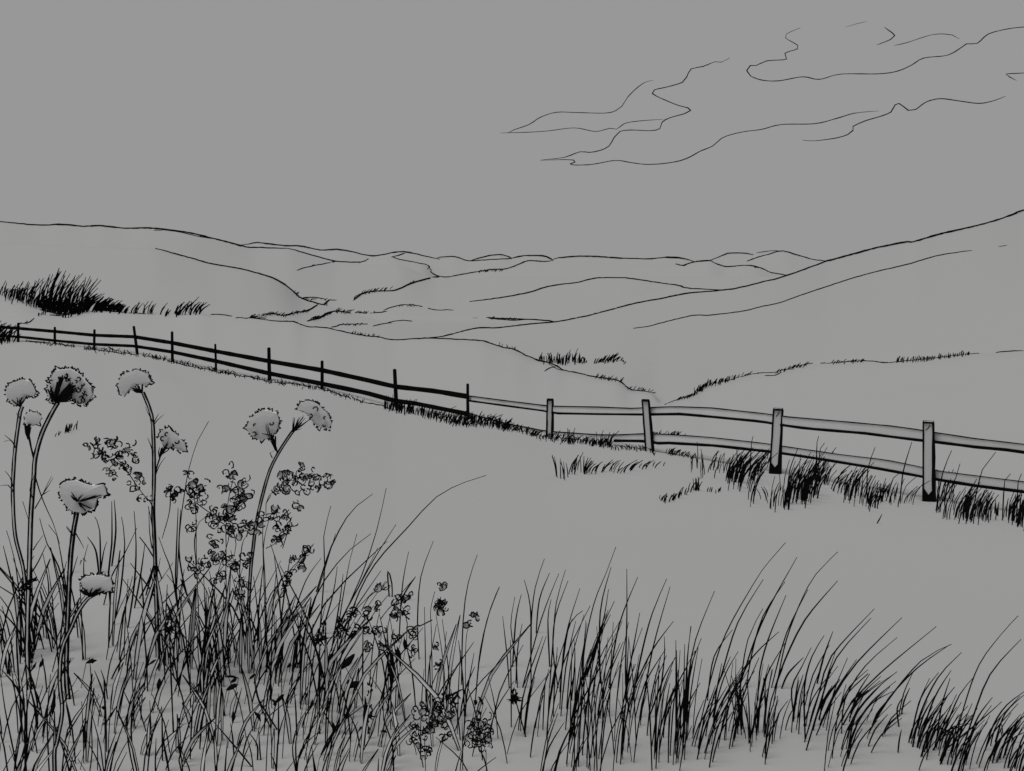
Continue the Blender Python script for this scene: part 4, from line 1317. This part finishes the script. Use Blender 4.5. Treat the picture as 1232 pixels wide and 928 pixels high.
def dab(x0, y0, x1, y1, wd):
    """dark withered leaf on a hair-thin stalk"""
    bx, by = (x0, y0) if y0 > y1 else (x1, y1)
    gy = max(by + 30, 770)
    root = hit(bx - 6, gy)
    dd = root.y
    u = upx(root)
    st = [root, P(bx - 3, (gy + by) / 2, dd), P(bx, by, dd)]
    b.tube(st, [.45 * u] * 3, 3)
    n = 7
    tx, ty = (x1, y1) if (bx, by) == (x0, y0) else (x0, y0)
    pts, rr = [], []
    for k in range(n):
        t = k / (n - 1)
        bow = math.sin(t * math.pi) * R.uniform(.5, 1.5)
        pts.append(P(bx + (tx - bx) * t + bow, by + (ty - by) * t - bow, dd))
        rr.append(max(.3, wd * .62 * math.sin(math.pi * min(1, .12 + .85 * t)) * R.uniform(.7, 1.1)) * u)
    b.tube(pts, rr, 5)


for f_, L_ in ((z5, [(510, 285, 575, 270, 5), (600, 550, 625, 560, 5), (945, 375, 935, 435, 6), (420, 260, 370, 350, 2.5), (185, 330, 215, 280, 3), (235, 310, 255, 260, 4),
                     (320, 440, 310, 590, 4), (500, 660, 505, 770, 3), (690, 545, 640, 610, 2), (875, 300, 925, 265, 3), (925, 330, 950, 270, 2.5)]),
               (z8, [(200, 365, 280, 375, 3), (210, 445, 280, 410, 5), (235, 400, 270, 380, 4), (110, 250, 95, 315, 4), (250, 570, 245, 640, 4), (370, 570, 410, 630, 3.5), (520, 240, 510, 300, 5),
                     (570, 310, 590, 290, 4), (470, 400, 465, 510, 4), (500, 520, 550, 470, 5), (480, 500, 500, 540, 4), (890, 320, 970, 230, 7), (805, 280, 830, 230, 5), (910, 410, 930, 380, 6), (940, 430, 1000, 400, 8),
                     (890, 490, 910, 450, 4), (1030, 480, 1025, 700, 5), (1180, 200, 1185, 440, 4), (1210, 200, 1220, 280, 4), (1120, 690, 1160, 695, 3), (850, 690, 830, 630, 4), (700, 560, 720, 500, 4),
                     (670, 500, 690, 460, 3), (345, 380, 380, 350, 4), (1010, 660, 990, 690, 3), (840, 700, 760, 850, 2)]),
               (z6, [(450, 480, 450, 730, 4), (480, 480, 500, 600, 4), (520, 440, 530, 500, 5), (740, 765, 760, 775, 4), (770, 770, 780, 795, 4), (935, 800, 945, 830, 4), (940, 915, 980, 920, 3),
                     (800, 830, 850, 740, 3), (790, 780, 875, 735, 2.5), (960, 780, 990, 830, 3), (950, 860, 975, 890, 3)])):
    for q in L_:
        xa, ya = f_(q[0], q[1]); xb, yb = f_(q[2], q[3])
        dab(xa, ya, xb, yb, q[4])
traced(b, z8, [[(250, 235), (180, 400), (150, 580)], [(215, 250), (120, 430), (110, 540)], [(300, 430), (270, 540), (245, 640)], [(350, 600), (300, 700), (240, 926), (230, 1050)], [(180, 740), (145, 926), (140, 1050)],
               [(215, 740), (200, 926), (205, 1050)], [(130, 630), (260, 780), (360, 900)], [(400, 680), (405, 780), (412, 860)], [(345, 700), (390, 770), (392, 860)], [(360, 740), (310, 850), (290, 960)],
               [(575, 540), (520, 700), (505, 900), (500, 1050)], [(650, 370), (590, 460), (550, 550)], [(470, 820), (500, 900), (505, 1000)], [(650, 620), (600, 780), (620, 930), (620, 1050)], [(665, 600), (620, 750), (630, 1000)],
               [(770, 680), (650, 800), (625, 960)], [(745, 540), (700, 700), (640, 850)], [(820, 410), (800, 600), (795, 760)], [(1000, 430), (900, 620), (860, 690)], [(920, 520), (870, 640), (840, 700)],
               [(880, 700), (800, 850), (760, 1000)], [(930, 650), (890, 730)], [(990, 630), (940, 720), (880, 840)], [(1100, 560), (1080, 680), (1010, 820)], [(1140, 460), (1140, 620), (1190, 760), (1200, 1000)],
               [(760, 520), (800, 600), (855, 700)], [(1110, 850), (1105, 960)], [(1160, 820), (1130, 926), (1130, 1000)], [(715, 780), (730, 930), (730, 1000)], [(380, 390), (400, 500), (440, 570), (510, 680)],
               [(370, 330), (390, 480), (470, 670)], [(0, 400), (50, 490), (105, 560)], [(700, 400), (650, 520), (650, 560)]], 1.7)
for x0, x1, b0, b1, h0, h1, n, le, w, st in (
        (-20, 40, 800, 800, 130, 120, 40, .0, 1.7, 'mix'), (0, 60, 860, 870, 90, 90, 14, .1, 1.7, 'mix'), (20, 70, 770, 780, 95, 95, 46, -.25, 1.8, 'mix'), (60, 110, 790, 790, 110, 100, 26, .1, 1.6, 'mix'),
        (110, 170, 790, 790, 110, 120, 30, .15, 1.7, 'mix'), (140, 200, 850, 810, 120, 120, 32, .25, 1.7, 'mix'), (170, 215, 790, 800, 110, 110, 30, .0, 1.7, 'mix'), (205, 250, 830, 835, 120, 120, 46, -.1, 1.7, 'mix'),
        (225, 275, 810, 820, 110, 120, 60, .1, 1.7, 'mix'), (265, 310, 800, 800, 110, 110, 60, .05, 1.7, 'mix'), (300, 340, 800, 805, 110, 110, 50, .1, 1.7, 'mix'), (325, 365, 820, 820, 130, 140, 44, .2, 1.7, 'mix'),
        (350, 400, 850, 840, 140, 140, 40, .3, 1.8, 'mix'), (380, 430, 860, 860, 130, 120, 34, .3, 1.7, 'mix'), (420, 470, 870, 850, 100, 110, 26, .25, 1.7, 'mix'), (460, 520, 850, 860, 110, 110, 36, .0, 1.7, 'mix'),
        (510, 560, 870, 860, 120, 130, 32, .15, 1.7, 'mix'), (545, 600, 900, 880, 120, 120, 26, .15, 1.6, 'mix'),
        (-10, 130, 890, 900, 80, 80, 40, .1, 1.6, 'mix'), (120, 260, 900, 900, 80, 80, 44, .2, 1.6, 'mix'), (250, 400, 900, 910, 80, 90, 44, .3, 1.6, 'mix'), (380, 480, 920, 910, 80, 80, 36, .3, 1.6, 'mix'),
        (0, 250, 850, 860, 60, 60, 50, .0, 1.7, 'mix'), (250, 420, 860, 870, 60, 60, 50, .3, 1.7, 'mix'), (470, 600, 920, 930, 60, 60, 24, .1, 1.5, 'mix'),
        (-10, 130, 970, 970, 130, 120, 50, .1, 1.6, 'mix'), (-10, 130, 960, 960, 110, 100, 26, .1, 1.6, 'mix'), (120, 260, 960, 960, 90, 90, 24, .15, 1.6, 'mix'), (250, 400, 970, 970, 90, 100, 22, .3, 1.6, 'mix'), (400, 480, 960, 960, 70, 70, 12, .3, 1.6, 'mix'),
        (600, 640, 900, 900, 90, 90, 8, -.2, 1.7, 'mix')):
    tuft_band(b, [(x0, b0), (x1, b1)], [(x0, h0), (x1, h1)], n * (.72 if h0 > 85 else .9), le, w * 1.1, 16, spread=.6, hv=(.45, 1.12), curve=.2, style=st)
tag(b.build('tall_grass', [M_ink, M_leaf]), 'tangled dark and pale grass blades around the flowers in the foreground at left', 'grass', kind='stuff')

# ------------------------------------------------------------------ camera, light, sky
cam = bpy.data.objects.new('camera', bpy.data.cameras.new('camera'))
cam.data.lens = 35
cam.data.sensor_width = 36
cam.data.clip_start = .05
cam.data.clip_end = 60000
cam.location = CAM
cam.rotation_euler = (math.pi / 2 - TH, 0, 0)
col.objects.link(cam)
scene.camera = cam

SUN_EL, SUN_AZ = math.radians(74), math.radians(215)
sun = bpy.data.objects.new('sun', bpy.data.lights.new('sun', 'SUN'))
sun.data.energy = 2.5
sun.data.angle = math.radians(25)
sun.data.color = (1, .995, .985)
dirv = Vector((math.sin(SUN_AZ) * math.cos(SUN_EL), math.cos(SUN_AZ) * math.cos(SUN_EL), math.sin(SUN_EL)))
sun.rotation_euler = dirv.to_track_quat('Z', 'Y').to_euler()
col.objects.link(sun)

w = bpy.data.worlds.new('World')
scene.world = w
w.use_nodes = True
nt = w.node_tree
nt.nodes.clear()
out = nt.nodes.new('ShaderNodeOutputWorld')
sky = nt.nodes.new('ShaderNodeTexSky')
sky.sky_type = 'NISHITA'
sky.sun_disc = False
sky.sun_elevation = SUN_EL
sky.sun_rotation = SUN_AZ
bg = nt.nodes.new('ShaderNodeBackground')
bg.inputs['Strength'].default_value = .05
veil = nt.nodes.new('ShaderNodeBackground')      # even overcast cloud deck
veil.inputs['Color'].default_value = (.3165, .3155, .3165, 1)
veil.inputs['Strength'].default_value = 1.0
mx = nt.nodes.new('ShaderNodeMixShader')
mx.inputs[0].default_value = .985
nt.links.new(sky.outputs[0], bg.inputs['Color'])
nt.links.new(bg.outputs[0], mx.inputs[1])
nt.links.new(veil.outputs[0], mx.inputs[2])
nt.links.new(mx.outputs[0], out.inputs['Surface'])

vs = scene.view_settings
vs.view_transform = 'Standard'
vs.look = 'None'
vs.gamma = 1
vs.exposure = 0
vs.use_curve_mapping = False
